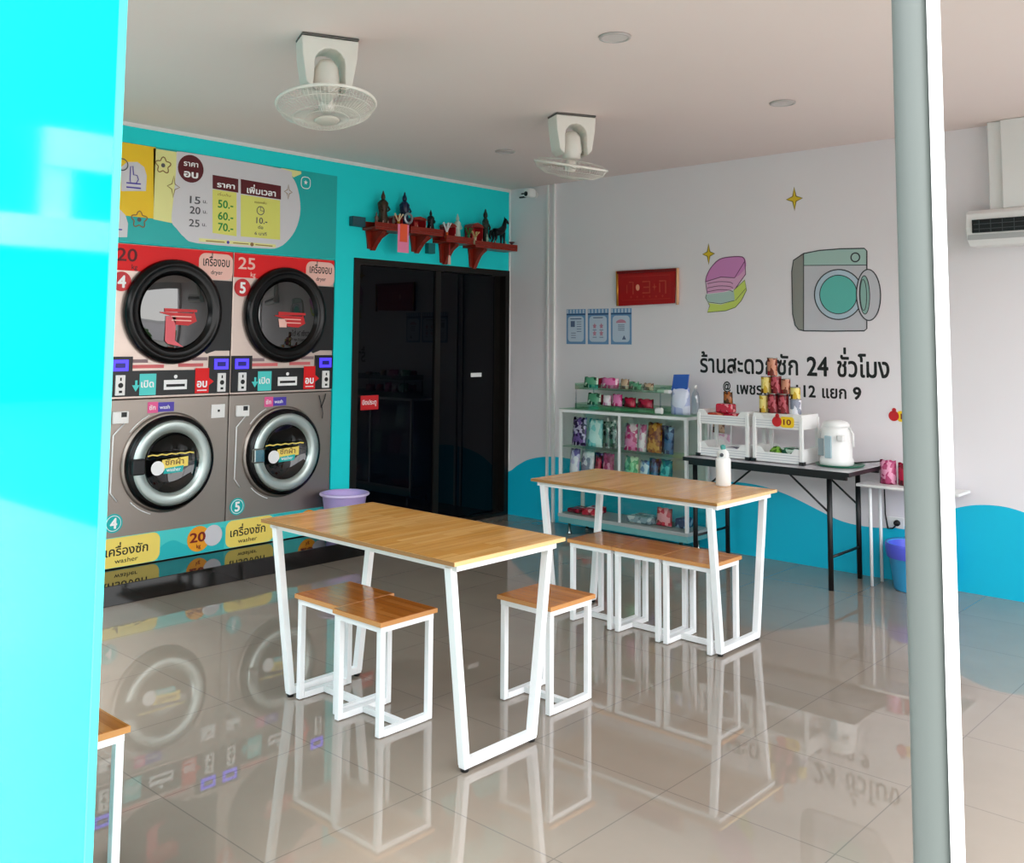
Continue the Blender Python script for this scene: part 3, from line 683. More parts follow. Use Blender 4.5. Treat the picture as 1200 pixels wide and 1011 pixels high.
for a, b_, h, k, lab in ((667, 678.5, .225, 'lav', 'lavender white pouch at the left end of the middle shelf of the glass case'),
                      (680, 695.5, .215, 'white', 'white pouch with grey print second from left on the middle glass shelf'),
                      (696.5, 704, .19, 'dred', 'narrow dark red pouch on the middle glass shelf'),
                      (705, 718.5, .215, 'rose', 'rose pink pouch just left of the centre stile on the middle glass shelf'),
                      (730, 747, .21, 'green', 'bright green pouch right of the centre stile on the middle glass shelf'),
                      (748.5, 760, .19, 'ltblue', 'light blue pouch beside the green one on the middle glass shelf'),
                      (761.5, 770, .18, 'blue', 'narrow blue pouch between light blue and teal ones on the middle glass shelf'),
                      (771.5, 787, .205, 'teal', 'teal pouch at the right end of the middle glass shelf')):
    xa, xb = atY(a, yA), atY(b_, yA); pouch((xa+xb)/2, yA, .438, xb-xa, h, .05, PM[k], lab, gB)
# clear bottles by the centre stile
def bottle(x, y, z, r, h, m, mc, label, group=None, cat_='bottle', name='bottle'):
    t = thing(name, label, cat_, (x, y, z), 0, group)
    MB().lathe([(0, 0), (r*.95, 0), (r, .008), (r, h*.62), (r*.75, h*.75), (r*.35, h*.82), (r*.35, h*.88), (0, h*.88)], n=18).build('bottle_body', m, t)
    MB().lathe([(0, h*.881), (r*.42, h*.881), (r*.42, h), (0, h)], n=14).build('cap', mc, t); return t
bottle(atY(712.5, yA), yA, .693, .026, .24, M_clearp, M_plastic, 'left one of two clear bottles on the upper glass shelf', 'clear bottles in the glass case')
bottle(atY(721, yA), yA, .693, .026, .225, M_clearp, M_plastic, 'right one of two clear bottles on the upper glass shelf, beside the centre stile', 'clear bottles in the glass case')
# back row of folded dark stock
for i, (a, b_, z, k, lab) in enumerate(((690, 708, .438, 'navy', 'dark navy packet standing behind the white pouches on the middle glass shelf'), (700, 722, .693, 'dkgreen', 'dark green packet behind the clear bottles on the upper glass shelf'), (760, 786, .438, 'navy', 'dark navy packet behind the blue pouches on the middle glass shelf'), (766, 787, .693, 'navy', 'dark navy packet behind the golden pouch on the upper glass shelf'))):
    xa, xb = atY(a, -.12), atY(b_, -.12); pouch((xa+xb)/2, -.115, z, xb-xa, .2, .05, PM[k], lab, 'packets at the back of the display case', tilt=.0)
# bottom deck goods
def flat_pack(x, y, z, sx, sy, sz, m, label, group=None, cat_='packet', rz=0, name='flat_packet', rx=0):
    return tag(MB().box(-sx/2, -sy/2, 0, sx/2, sy/2, sz, bev=min(sz*.35, .012)).build(name, m, None, (x, y, z), rot=(rx, 0, rz), smooth=False), label, cat_, group)
flat_pack(1.11, -.19, .163, .13, .2, .05, PM['redw'], 'flat red packet lying on the deck of the glass case, left side', rz=.2)
flat_pack(.96, -.2, .163, .12, .16, .035, PM['dred'], 'dark red packet at the left end of the glass case deck')
flat_pack(1.60, -.2, .163, .22, .18, .05, PM['silver'], 'silver blue packet lying on the deck right of centre in the glass case')
flat_pack(1.93, -.17, .163, .09, .12, .07, PM['blue'], 'small dark blue box at the right end of the glass case deck')
pouch(atY(777, -.24), -.235, .163, .14, .13, .05, PM['redw'], 'red and white pouch standing at the right of the glass case deck', None)

# two-tier tray stand on the case
ts = thing('tray_stand', 'two-tier clear green acrylic tray stand full of small packets on top of the glass case', 'tray stand', (1.46, -.19, .99))
for z, dx in ((.0, 0), (.158, 0)):
    w = MB().box(-.45, -.12, z+.002, .36, .12, z+.008).box(-.45, -.124, z+.002, .36, -.12, z+.045).box(-.45, .12, z+.002, .36, .124, z+.05).box(-.454, -.12, z+.002, -.4501, .12, z+.05).box(.36, -.12, z+.002, .364, .12, z+.05)
    w.build('tray', M_gglass, ts)
w = MB()
for x in (-.446, .356):
    for y in (-.115, .115): w.box(x-.004, y-.004, .008, x+.004, y+.004, .158)
w.build('post', M_clearp, ts)
MB().box(-.30, -.118, .008, .30, .0, .03).build('tray_liner', mat('green_liner', '#5d9c74', .4), ts)
yT = -.22
for r_, (z, gname, specs) in enumerate(((1.158, 'small packets on the upper tray', ((684, 701, 'dkgreen', .085, 'green'), (704, 725, 'pink', .085, 'crimson'), (727, 737, 'beige', .08, 'brown'), (739, 752, 'dkgreen', .05, 'dark green'), (754, 766, 'beige', .055, 'beige'))),
        (1.022, 'small packets on the lower tray', ((688, 704, 'dkgreen', .095, 'green'), (706, 716, 'pinkw', .085, 'pale pink'), (717, 729, 'pink', .095, 'crimson'), (731, 745, 'dred', .075, 'dark red'), (747, 766, 'dred', .07, 'maroon'))))):
    for i, (a, b_, k, h, cn) in enumerate(specs):
        xa, xb = atY(a, yT), atY(b_, yT)
        pouch((xa+xb)/2, yT, z, xb-xa, h, .04, PM[k], '%s small packet, %s from the left on the %s tray' % (cn, ('first', 'second', 'third', 'fourth', 'fifth')[i], ('upper', 'lower')[r_]), gname, tilt=-.12)
    for i, (a, b_, k, h) in enumerate(((694, 718, 'dred', .08), (728, 750, 'dkgreen', .06))):
        xa, xb = atY(a, -.12), atY(b_, -.12)
        pouch((xa+xb)/2, -.125, z, xb-xa, h, .04, PM[k], '%s packet at the back of the %s tier of the tray stand' % (('dark red', 'dark green')[i], ('upper', 'lower')[r_]), gname, tilt=0)
# bag with blue header, bottle
t = thing('gift_bag', 'translucent blue bag with a deep blue header on top of the glass case', 'bag', (1.925, -.2, .992))
pouch_bm(.17, .2, .09).build('bag_body', printed_mat('p_bag', '#b8c2e6', '#dfe4f6', '#98a6dc', 14), t, smooth=True)
w = MB(); w.prism([(-.075, .175), (.06, .185), (.075, .30), (-.055, .295)], 'y', -.006, .006); w.build('bag_header', mat('blue_header', '#3560b8', .3), t)
bottle(2.035, -.17, .992, .03, .22, M_clearp, M_plastic, 'clear plastic bottle beside the blue bag on top of the glass case')
flat_pack(1.80, -.3, .992, .07, .03, .05, M_plastic, 'small white box in front of the tray stand on the case top', cat_='box', name='small_box')
flat_pack(1.81, -.24, 1.145, .11, .05, .028, M_plastic, 'narrow white packet on the right end of the upper tray', cat_='packet', name='white_packet')

# ================================================================== FOLDING TABLE
ft = thing('folding_table', 'dark folding table with black metal legs holding the white racks and the water urn', 'folding table', (2.80, -.34, 0))
MB().box(-.585, -.28, .722, .585, .28, .742, bev=.003).build('tabletop', mat('grey_glossy_laminate', '#c4c0c6', .25), ft)
MB().box(-.59, -.285, .716, .59, -.281, .7415).box(-.59, .281, .716, .59, .285, .7415).box(-.59, -.281, .716, -.586, .281, .7415).box(.586, -.281, .716, .59, .281, .7415).build('table_edge', M_blackm, ft)
MB().box(-.56, -.26, .69, .56, -.235, .721).box(-.56, .235, .69, .56, .26, .721).build('rail', M_blackm, ft)
for sx in (-1, 1):
    x = sx*.43 if sx > 0 else -.54
    x = .425 if sx > 0 else -.545
    for sy in (-1, 1):
        y = -.20 if sy < 0 else .235
        MB().tube([(x, y, 0), (x, y, .69)], .0165, 12).build('leg', M_blackm, ft)
        MB().tube([(x, y, .47), (x-sx*.27, y, .69)], .007, 8).build('brace', M_blackm, ft)
    MB().tube([(x, -.185, .20), (x, .22, .20)], .009, 8).build('cross_bar', M_blackm, ft)
# two-tier white racks
def rack(x, y, wd, dp, label):
    t = thing('plastic_rack', label, 'rack', (x, y, .743), 0, 'white two-tier plastic racks on the folding table')
    for z, hh in ((.005, .075), (.225, .075)):
        w = MB(); x0, x1, y0, y1 = -wd/2, wd/2, -dp/2, dp/2; th = .004
        w.box(x0, y0, z, x1, y1, z+th)
        # front wall with a dipped edge
        fr = [(x0, z), (x1, z), (x1, z+hh+.02), (x1-.05, z+hh+.02), (x1-.075, z+hh-.012), (x0+.075, z+hh-.012), (x0+.05, z+hh+.02), (x0, z+hh+.02)]
        w.prism(fr, 'y', y0-.002, y0+.002); w.prism(fr, 'y', y1-.002, y1+.002)
        w.prism([(y0, z), (y1, z), (y1, z+hh+.02), (y0, z+hh+.02)], 'x', x0-.002, x0+.002); w.prism([(y0, z), (y1, z), (y1, z+hh+.02), (y0, z+hh+.02)], 'x', x1-.002, x1+.002)
        b_ = w.build('basket', M_plastic, t)
        w = MB()
        for k in range(3): w.box(x0+.01, y0-.003, z+.015+.016*k, x1-.01, y0-.002, z+.02+.016*k)
        w.build('basket_ribs', mat('grey_plastic', '#c8c8cc', .4), b_)
    for sx in (-1, 1):
        for sy in (-1, 1): MB().box(sx*(wd/2-.004)-.012, sy*(dp/2-.004)-.012, .0, sx*(wd/2-.004)+.012, sy*(dp/2-.004)+.012, .30, bev=.003).build('post', M_plastic, t)
    for sx in (-1, 1): MB().box(sx*(wd/2)-.016, -dp/2-.016, 0, sx*(wd/2)+.016, -dp/2+.02, .022).build('foot', M_blackm, t)
    return t
rack(2.452, -.38, .38, .24, 'left white two-tier plastic rack, red packets on its upper tier')
rack(2.858, -.38, .34, .24, 'right white two-tier plastic rack, tins stacked on its upper tier')
# red sachets on the left rack
for i, (dx, dy, rz) in enumerate(((-.118, 0, 0), (.0, .02, 0), (.118, -.01, 0), (-.05, -.0, 0))):
    flat_pack(2.46+dx, -.38+dy, .976+(.065 if i == 3 else 0), .113, .1, .064, (printed_mat('p_orange', '#b8402c', '#e07a5c', '#7c2418', 30), PM['redw'])[i % 2],
              ('orange red sachet pack at the left of the upper tier of the left rack', 'pink red sachet pack in the middle of the upper tier of the left rack', 'orange sachet pack at the right of the upper tier of the left rack', 'sachet pack lying on top of the others on the left rack')[i], 'sachets on the left rack', rz=rz*.3)
pouch(2.43, -.385, 1.107, .075, .08, .05, printed_mat('p_brown', '#5a3018', '#a8602c', '#2c3c18', 50), 'small brown and green packet crowning the sachets on the left rack', None, tilt=0)
# lower tier of right rack
tag(MB().lathe([(0, 0), (.035, 0), (.05, .03), (.045, .06), (.02, .085), (0, .09)], n=16).build('green_packet', printed_mat('p_leaf', '#3c6a1c', '#7cae3c', '#e8ecc8', 40), None, (2.80, -.40, .754), smooth=True), 'leafy green rounded packet in the lower tier of the right rack', 'packet')
flat_pack(2.90, -.38, .754, .1, .12, .085, PM['dkgreen'], 'dark green block packet in the lower tier of the right rack')
flat_pack(2.50, -.34, .754, .2, .1, .05, PM['white'], 'white packet in the lower tier of the left rack')
# tins
def tin(x, z, m, mc, label, h=.13, r=.036, y=-.41):
    t = thing('tin_can', label, 'tin', (x, y, z), 0, 'tins stacked on the right rack')
    MB().lathe([(0, 0), (r, 0), (r, h), (0, h)], n=20, smooth=False).build('label_wrap', m, t)
    MB().lathe([(r*.9, h+.0005), (r*1.03, h+.0005), (r*1.03, h+.005), (r*.93, h+.005), (r*.9, h+.002), (0, h+.002)], n=20).build('rim', mc, t); return t
MT = {'r': printed_mat('tin_red', '#7a1c22', '#b8505a', '#4a1014', 40), 'y': printed_mat('tin_yellow', '#c8a22c', '#e8d47c', '#5a3a14', 35), 'b': printed_mat('tin_brown', '#6a2c1c', '#c48468', '#8c1c24', 35), 'w': printed_mat('tin_white', '#dcdce4', '#8c90a0', '#f4f4f4', 30)}
Mrim = mat('tin_rim', '#c8c0b4', .25, 1)
zb = 1.062
flat_pack(2.858, -.38, .9775, .30, .19, .084, mat('white_carton', '#e4e2de', .6), 'white carton under the stacked tins in the upper tier of the right rack', cat_='carton', name='shallow_carton')
bx = [2.682, 2.762, 2.852, 2.948]
tin(bx[0]+.033, zb, MT['y'], Mrim, 'yellow tin at the left of the bottom row on the right rack', .112, .030)
tin(bx[1]+.022, zb, MT['r'], Mrim, 'dark red tin second from left in the bottom row of tins', .125)
tin(bx[2]+.008, zb, MT['r'], Mrim, 'dark red tin third from left in the bottom row of tins', .125)
tin(bx[3]-.003, zb, MT['w'], Mrim, 'white jar at the right of the bottom row of tins', .095, .037)
tin(bx[3]-.003, zb+.101, MT['y'], Mrim, 'small yellow tin standing on the white jar', .072, .032)
tin(2.735, zb+.131, MT['y'], Mrim, 'yellow and brown tin at the left of the second row of tins', .105, .034)
tin(2.808, zb+.131, MT['r'], Mrim, 'dark red tin in the middle of the second row of tins', .112, .036)
tin(2.878, zb+.131, MT['b'], Mrim, 'brown tin at the right of the second row of tins', .095, .030)
tin(2.782, zb+.249, MT['b'], Mrim, 'single brown tin at the very top of the tin pyramid', .115, .034)
def tagsign(x, y, z, label):
    t = thing('price_tag', label, 'price tag', (x, y, z), 0, 'red and yellow ten baht price tags')
    w = MB(); w.prism(circ(-.035, 0, .034, 24), 'y', -.002, 0).prism(circ(-.032, .038, .014, 14), 'y', -.002, 0); w.build('red_drop', M_redt, t)
    w = MB(); w.prism(rrect(-.012, -.036, .085, .034, .02), 'y', -.0015, 0.0005); w.build('yellow_card', M_yel, t)
    w = MB(); add_text(w, '10', .01, -.018, .05, 'y', -.0022, .04, width=.055); w.build('lettering', mat('dark_red_ink', '#7a1410'), t)
    return t
tagsign(2.895, -.508, 1.015, 'red and yellow ten price tag on the front of the right white rack')
tagsign(3.468, -.001, 1.058, 'red and yellow ten price tag stuck on the white wall beside the grey post')
# wire stand with packets left of the racks
t = thing('wire_stand', 'small white wire stand with pale packets between the glass case and the left rack', 'stand', (2.20, -.16, 0))
t.location = (2.27, -.14, .744)
MB().box(-.1, -.05, 0, .1, .05, .012).build('base', M_plastic, t)
MB().box(-.1, -.05, .012, -.09, -.04, .3).box(.06, -.05, .012, .07, -.04, .3).box(-.1, -.05, .29, .07, -.04, .3).build('wire_frame', M_frame, t)
pouch(2.255, -.15, .757, .12, .11, .04, PM['pinkw'], 'pale pink packet on the foot of the small white stand', None)
pouch(2.20, -.125, .87, .1, .14, .03, PM['beige'], 'brown patterned packet hanging on the small white stand', None)

# green tray and water urn
t = thing('serving_tray', 'round green tray under the white water urn on the folding table', 'tray', (3.203, -.325, .743))
MB().lathe([(0, 0), (.14, 0), (.155, .012), (.152, .014), (.138, .005), (0, .004)], n=40).build('tray_dish', mat('green_tray', '#1f6a50', .3), t)
t = thing('water_urn', 'white electric water urn on the green tray at the right end of the folding table', 'urn', (3.185, -.335, .749))
MB().lathe([(0, 0), (.102, 0), (.106, .01), (.106, .035), (.098, .045), (.098, .16), (.09, .22), (.082, .245), (0, .245)], n=36).build('urn_body', M_plastic, t)
MB().lathe([(.083, .2455), (.085, .256), (.075, .275), (.04, .285), (0, .286)], n=36).build('lid', M_plastic, t)
MB().tube([(-.088+.0, -.0, .245), (-.11, 0, .21), (-.115, 0, .13)], .007, 8).tube([(.088, 0, .245), (.113, 0, .2), (.113, 0, .12)], .007, 8).build('handle', M_plastic, t)
MB().box(-.03, -.112, .05, .012, -.094, .19, bev=.003).build('level_window', mat('grey_window', '#9cb4bc', .2), t)
MB().box(-.085, -.088, .06, -.045, -.074, .17, bev=.003).build('control_label', mat('grey_print', '#8c989c', .4), t)
MB().box(.05, -.105, .16, .09, -.06, .2, bev=.006).build('spout', M_plastic, t)
cb = MB().tube([(3.29, -.30, .765), (3.345, -.25, .772), (3.368, -.15, .768), (3.375, -.06, .768), (3.372, -.03, .70), (3.368, -.025, .60), (3.37, -.022, .42), (3.385, -.025, .33), (3.42, -.035, .335), (3.438, -.036, .352)], .005, 8).build('power_cable', M_blackm)
tag(cb, 'black power cable hanging from the urn down to the wall outlet', 'cable')
t = thing('wall_outlet', 'white wall outlet low on the wall behind the white side table with a black plug', 'outlet', (3.43, 0, .37))
MB().box(-.055, -.01, -.035, .055, 0, .035, bev=.003).build('cover_plate', M_plastic, t)
MB().lathe([(0, -.034), (.016, -.034), (.02, -.02), (.02, -.011), (0, -.011)], (.012, 0, 0), 16, 'y').build('plug', M_black, t)

# white side table, bucket, bag
t = thing('side_table', 'small white side table with thin legs half hidden by the grey post', 'side table', (3.60, -.17, 0))
MB().box(-.315, -.11, .618, .315, .11, .635, bev=.003).build('tabletop', M_plastic, t)
for sx in (-1, 1):
    for sy in (-1, 1): MB().tube([(sx*.235-(.03 if sx > 0 else 0), sy*.08, 0), (sx*.235-(.03 if sx > 0 else 0), sy*.08, .617)], .010, 10).build('leg', M_frame, t)
pouch(3.445, -.15, .636, .11, .15, .08, PM['rose'], 'shiny rose red packet standing on the left end of the white side table', None, tilt=0)
pouch(3.556, -.15, .636, .1, .14, .08, PM['dred'], 'dark red packet behind the grey post on the white side table', None, tilt=0)
t = thing('waste_bucket', 'sky blue plastic bucket with a violet liner under the white side table', 'bucket', (3.55, -.255, 0))
t.location = (3.548, -.42, 0)
t.location = (3.60, -.16, 0)
MB().lathe([(0, 0), (.118, 0), (.125, .01), (.158, .27), (.165, .275), (.165, .285), (.155, .285), (.12, .015), (0, .012)], n=36).build('bucket_body', mat('sky_blue_plastic', '#3cace4', .3), t)
w = MB(); rr = []
w.lathe([(.15, .26), (.168, .288), (.172, .27), (.168, .22), (.163, .2)], n=36); w.lathe([(.153, .28), (.12, .2), (.1, .17), (0, .16)], n=36)
w.build('liner', mat('violet_liner', '#5a62dc', .3), t)

# ================================================================== BACK WALL FIXTURES
w = MB().box(.452, -.025, 0, .474, 0, H).box(.522, -.028, 0, .544, 0, H)
t = thing('conduit', 'left one of two white vertical conduits near the corner', 'conduit', (.463, 0, 0)); MB().box(-.011, -.02, 0, .011, 0, H-.002, bev=.003).build('trunking', M_plastic, t)
t = thing('conduit', 'right one of two white vertical conduits near the corner', 'conduit', (.533, 0, 0)); MB().box(-.013, -.024, 0, .013, 0, H-.002, bev=.003).build('trunking', M_plastic, t)
w.b.free()
t = thing('security_camera', 'small white and black security camera near the ceiling corner', 'camera', (.335, 0, 2.825))
MB().lathe([(0, 0), (.032, 0), (.032, -.012), (.0, -.012)], (-.03, 0, 0), 16, 'y').build('mount', M_plastic, t)
MB().tube([(-.03, -.012, 0), (-.03, -.07, .01), (.0, -.09, .0)], .009, 8).build('arm', M_blackm, t)
w = MB().box(-.035, -.16, -.04, .045, -.07, .04, bev=.02); w.build('camera_body', M_plastic, t)
MB().lathe([(0, -.164), (.02, -.164), (.022, -.158), (0, -.158)], (.0, 0, -.01), 16, 'y').build('lens', M_black, t)
MB().box(-.11, -.1, .0, -.036, -.085, .012).box(-.115, -.12, -.035, -.036, -.10, -.022).build('antenna', M_blackm, t)

# posters
def poster(x0, x1, label, kind):
    z0, z1 = 1.508, 1.802
    t = thing('notice_poster', label, 'poster', ((x0+x1)/2, 0, z0), 0, 'blue striped notice posters')
    hw = (x1-x0)/2; h = z1-z0
    MB().box(-hw, -.002, 0, hw, 0, h).build('sheet', mat('poster_blue', '#6f9ac4', .4), t)
    w = MB()
    w.prism(rrect(-hw+.018, .02, hw-.018, h-.06, .03), 'y', -.003, -.0022, 0)
    n = 6
    for k in range(n): w.box(-hw+hw*2*k/n+.004, -.003, h-.035, -hw+hw*2*(k+.5)/n+.004, -.0022, h-.003, mi=0)
    w.box(-hw, -.0028, h-.05, hw, -.0021, h-.038, mi=1)
    if kind == 0:
        w.box(-.06, -.0035, h-.085, .06, -.0031, h-.078, mi=1).box(-.055, -.0035, h-.15, -.01, -.0031, h-.10, mi=2)
        for k in range(5): w.box(.01, -.0035, h-.11-.02*k, .06, -.0031, h-.105-.02*k, mi=2)
        for k in range(3): w.box(-.05, -.0035, .05+.02*k, .0, -.0031, .055+.02*k, mi=2)
    elif kind == 1:
        w.box(-.05, -.0035, h-.078, .05, -.0031, h-.070, mi=2)
        for ax in (-.035, .035):
            for az in (.09, .15): w.prism(star(ax, az, .022, .026, 5, .55), 'y', -.0035, -.0031, 3); w.box(ax-.02, -.0035, az-.035, ax+.02, -.0031, az-.03, mi=2)
    else:
        w.prism(circ(0, .175, .05, 20, 0, PI, .028), 'y', -.0035, -.0031, 3)
        for k in range(4): w.box(-.03, -.0035, .155-.014*k, .035, -.0031, .16-.014*k, mi=2)
        w.prism([(.01, .04), (.05, .04), (.03, .075)], 'y', -.0035, -.0031, 2)
    w.build('print', [mat('poster_pale', '#c4d2e2', .4), mat('poster_navy', '#35507c', .4), mat('poster_ink', '#5a6a8c', .4), mat('poster_pink', '#c88aa0', .4)], t)
poster(.667, .872, 'left one of the three blue notice posters on the back wall', 0)
poster(.897, 1.112, 'middle one of the three blue notice posters on the back wall', 1)
poster(1.136, 1.342, 'right one of the three blue notice posters on the back wall', 2)
# red plaque
t = thing('red_plaque', 'red hanging plaque with gold relief characters and golden side rods on the back wall', 'plaque', (1.503, 0, 1.82))
w = MB(); w.prism([(-.29, .0), (.255, .012), (.27, .275), (-.285, .285)], 'y', -.022, -.002); w.build('cloth_panel', mat('crimson_satin', '#a8060c', .35), t)
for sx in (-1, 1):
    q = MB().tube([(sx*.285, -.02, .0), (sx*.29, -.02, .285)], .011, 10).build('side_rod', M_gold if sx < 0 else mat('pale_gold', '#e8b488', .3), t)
MB().box(-.29, -.03, .262, .28, -.02, .285).build('top_rail', mat('deep_red_trim', '#78060a', .35), t)
w = MB()
line(w, [(-.17, .19), (-.13, .19), (-.13, .09)], .012, 'y', -.0225, 0); line(w, [(-.19, .17), (-.19, .10)], .008, 'y', -.0225, 0)
w.prism(circ(-.085, .145, .018, 12, ry=.026), 'y', -.0235, -.022, 1)
line(w, [(-.04, .19), (.03, .19), (.03, .10), (-.04, .10)], .012, 'y', -.0225, 0); line(w, [(-.03, .145), (.03, .145)], .01, 'y', -.0226, 0)
w.prism(star(.075, .145, .022, .03), 'y', -.0235, -.022, 0)
line(w, [(.12, .19), (.18, .19), (.18, .09)], .012, 'y', -.0225, 0); line(w, [(.125, .175), (.125, .10)], .01, 'y', -.0226, 0)
line(w, [(-.24, .235), (.22, .235), (.22, .05), (-.24, .045)], .005, 'y', -.0224, 2, True)
for k in range(6): w.prism(circ(-.15+.06*k, .07, .009, 8), 'y', -.0235, -.022, 2)
w.build('relief_characters', [mat('faded_gold', '#c04838', .35, .2), mat('pearl_gold', '#f0a080', .4), mat('dull_red_gold', '#b82c22', .4)], t)

# wall lettering
def word_line(words, size, label):
    t = thing('wall_lettering', label, 'lettering', (words[0][1], 0, words[0][3]), 0, None); o_ = t.location
    for s, a, b_, z, bo in words:
        q = MB(); add_text(q, s, a-o_.x, z-o_.z, size*(.72 if s == '@' else 1), 'y', -.0015, bo, width=b_-a); q.build('word', M_ink, t)
word_line((('ร้านสะดวกซัก', WB(820.5, 436)[0], WB(935.5, 436)[0], 1.305, .028), ('24', WB(945.5, 436)[0], WB(971, 436)[0], 1.305, .035), ('ชั่วโมง', WB(981, 436)[0], WB(1042.5, 436)[0], 1.305, .032)), .185, 'upper line of black Thai lettering with 24 on the back wall')
word_line((('@', WB(847.5, 460)[0], WB(856.5, 460)[0], 1.18, .04), ('เพชรเกษม', WB(863.5, 460)[0], WB(928, 460)[0], 1.155, .035), ('112', WB(933, 460)[0], WB(956, 460)[0], 1.155, .04), ('แยก', WB(963.5, 460)[0], WB(992, 460)[0], 1.155, .035), ('9', WB(999.5, 460)[0], WB(1009.5, 460)[0], 1.155, .05)), .115,
  'lower smaller line of black Thai lettering ending in 9 on the back wall')
# wall paintings
Mol = mat('outline_ink', '#3a3c40', .5)
def PB(mb, pts, d, mi): mb.prism([WB(*q) for q in pts], 'y', -d, -d+.0006, mi)
def LB(mb, pts, wd, d, mi, closed=False): line(mb, [WB(*q) for q in pts], wd, 'y', -d, mi, closed)
def sparkle(px, py, rx, rz, lab):
    a, z = WB(px, py); w = MB(); pts = star(a, z, rx, rz, 4, .30)
    w.prism(pts, 'y', -.0012, -.0006, 0); line(w, pts, .008, 'y', -.0016, 1, True)
    tag(w.build('painted_sparkle', [mat('sparkle_yellow', '#e0c02c', .5), mat('olive_outline', '#7c6414', .5)]), lab, 'wall painting', 'painted yellow sparkles')
sparkle(931, 233, .062, .085, 'yellow painted four-point sparkle high on the back wall, above the washing machine painting')
sparkle(830.5, 297.5, .052, .08, 'yellow painted four-point sparkle left of the towel painting')
mw = thing('painted_washer', 'cartoon painting of a grey washing machine with open round door on the back wall', 'wall painting', (0, 0, 0))
w = MB()
Mg1, Mg2, Mg3, Mg4 = mat('paint_grey', '#c6c5cb', .5), mat('paint_dark_grey', '#8e8e88', .5), mat('paint_mint', '#a9c6be', .5), mat('paint_aqua', '#62bcb0', .5)
body = [(942, 297), (960, 293.5), (985, 291.5), (1013, 291), (1016, 294), (1016, 385), (1013, 387.5), (975, 388), (942, 387.5)]
PB(w, body, .0010, 0)
PB(w, [(942, 297), (942, 387.5), (936, 386), (932, 381), (929, 368), (928, 318), (930, 305)], .0012, 1)
PB(w, [(942, 297), (960, 293.5), (985, 291.5), (1013, 291), (1016, 294), (1016, 310.5), (942, 311)], .0014, 2)
w.build('cabinet', [Mg1, Mg2, Mg3], mw)
w = MB()
LB(w, [(928, 318), (930, 305), (942, 297), (960, 293.5), (985, 291.5), (1013, 291), (1016, 294), (1016, 385), (1013, 387.5), (975, 388), (942, 387.5), (936, 386), (932, 381), (929, 368)], .008, .0026, 0, True)
LB(w, [(942, 297), (942, 387.5)], .005, .0026, 0); LB(w, [(942, 311), (1016, 310.5)], .005, .0026, 0)
w.build('outline', Mol, mw)
w = MB(); cz = WB(982.5, 345)
w.prism(circ(*cz, .172, 40), 'y', -.0022, -.0016, 0); w.prism(circ(*cz, .133, 40), 'y', -.0028, -.0022, 1)
line(w, circ(*cz, .172, 40), .008, 'y', -.0030, 2, True); line(w, circ(*cz, .133, 40), .006, 'y', -.0032, 2, True)
k_ = WB(1002.5, 301.5); line(w, circ(*k_, .03, 20), .009, 'y', -.0030, 2, True)
w.build('drum_opening', [mat('paint_pale_blue', '#b6c8d4', .5), Mg4, Mol], mw)
w = MB(); cz = WB(1018, 345.5)
w.prism(circ(*cz, .082, 36, ry=.172), 'y', -.0040, -.0034, 0); line(w, circ(*cz, .082, 36, ry=.172), .008, 'y', -.0044, 1, True)
c2 = WB(1013.5, 345.5); w.prism(circ(*c2, .035, 30, ry=.13), 'y', -.0046, -.0041, 2); line(w, circ(*c2, .035, 30, ry=.13), .006, 'y', -.0048, 1, True); line(w, circ(c2[0]-.008, c2[1], .022, 30, ry=.105), .005, 'y', -.0049, 1, True)
w.build('open_door', [Mg1, Mol, mat('paint_sage', '#8fb4aa', .5)], mw)
tw = thing('painted_towels', 'cartoon painting of folded pink towels over a yellow cloth on the back wall', 'wall painting', (0, 0, 0))
w = MB()
PB(w, cat([(827, 327), (832, 315), (843, 304), (856, 301), (870, 301), (874, 306), (873, 315), (862, 325), (846, 325), (827, 330)], 3), .0014, 0)
PB(w, [(828, 329), (846, 325), (862, 325), (873, 313), (874, 322), (862, 338), (848, 342), (829, 344)], .0011, 1)
w.build('pink_towels', [mat('paint_pink', '#d68ac4', .5), mat('paint_light_pink', '#e2aacc', .5)], tw)
w = MB()
LB(w, cat([(827, 330), (828, 324), (833, 314), (843, 304), (856, 301), (870, 301), (873, 306)], 3), .007, .002, 0)
LB(w, [(827, 330), (845, 324.5), (861, 325.5), (873, 306)], .006, .0021, 0); LB(w, [(873, 306), (874, 321), (862, 338)], .006, .0021, 0)
for py in (331.5, 336.5, 341): LB(w, cat([(829, py+1), (842, py-1.5), (855, py-1), (859, py+1)], 3), .005, .0022, 0)
LB(w, [(827, 330), (829, 344)], .006, .0022, 0)
w.build('pink_outline', mat('plum_outline', '#6c3c60', .5), tw)
w = MB(); PB(w, [(828, 345), (848, 342.5), (860, 340), (861, 352), (845, 356), (830, 354), (827, 349)], .0010, 0)
PB(w, [(860, 340), (873, 328), (875, 340), (869, 352), (862, 360), (851, 364), (829, 366), (832, 358), (830, 355), (845, 357), (861, 352)], .0013, 1)
LB(w, [(860, 340), (873, 328), (875, 340), (869, 352), (862, 360), (851, 364), (829, 366), (832, 358), (830, 355)], .005, .0020, 2)
LB(w, [(828, 345), (827, 349), (830, 354), (845, 356), (861, 352)], .005, .0021, 2); LB(w, [(862, 352), (874, 338)], .004, .0021, 2)
w.build('lower_cloths', [mat('paint_mint_grey', '#b4ccc4', .5), mat('paint_lime', '#cede6c', .5), mat('olive_grey_outline', '#60704c', .5)], tw)

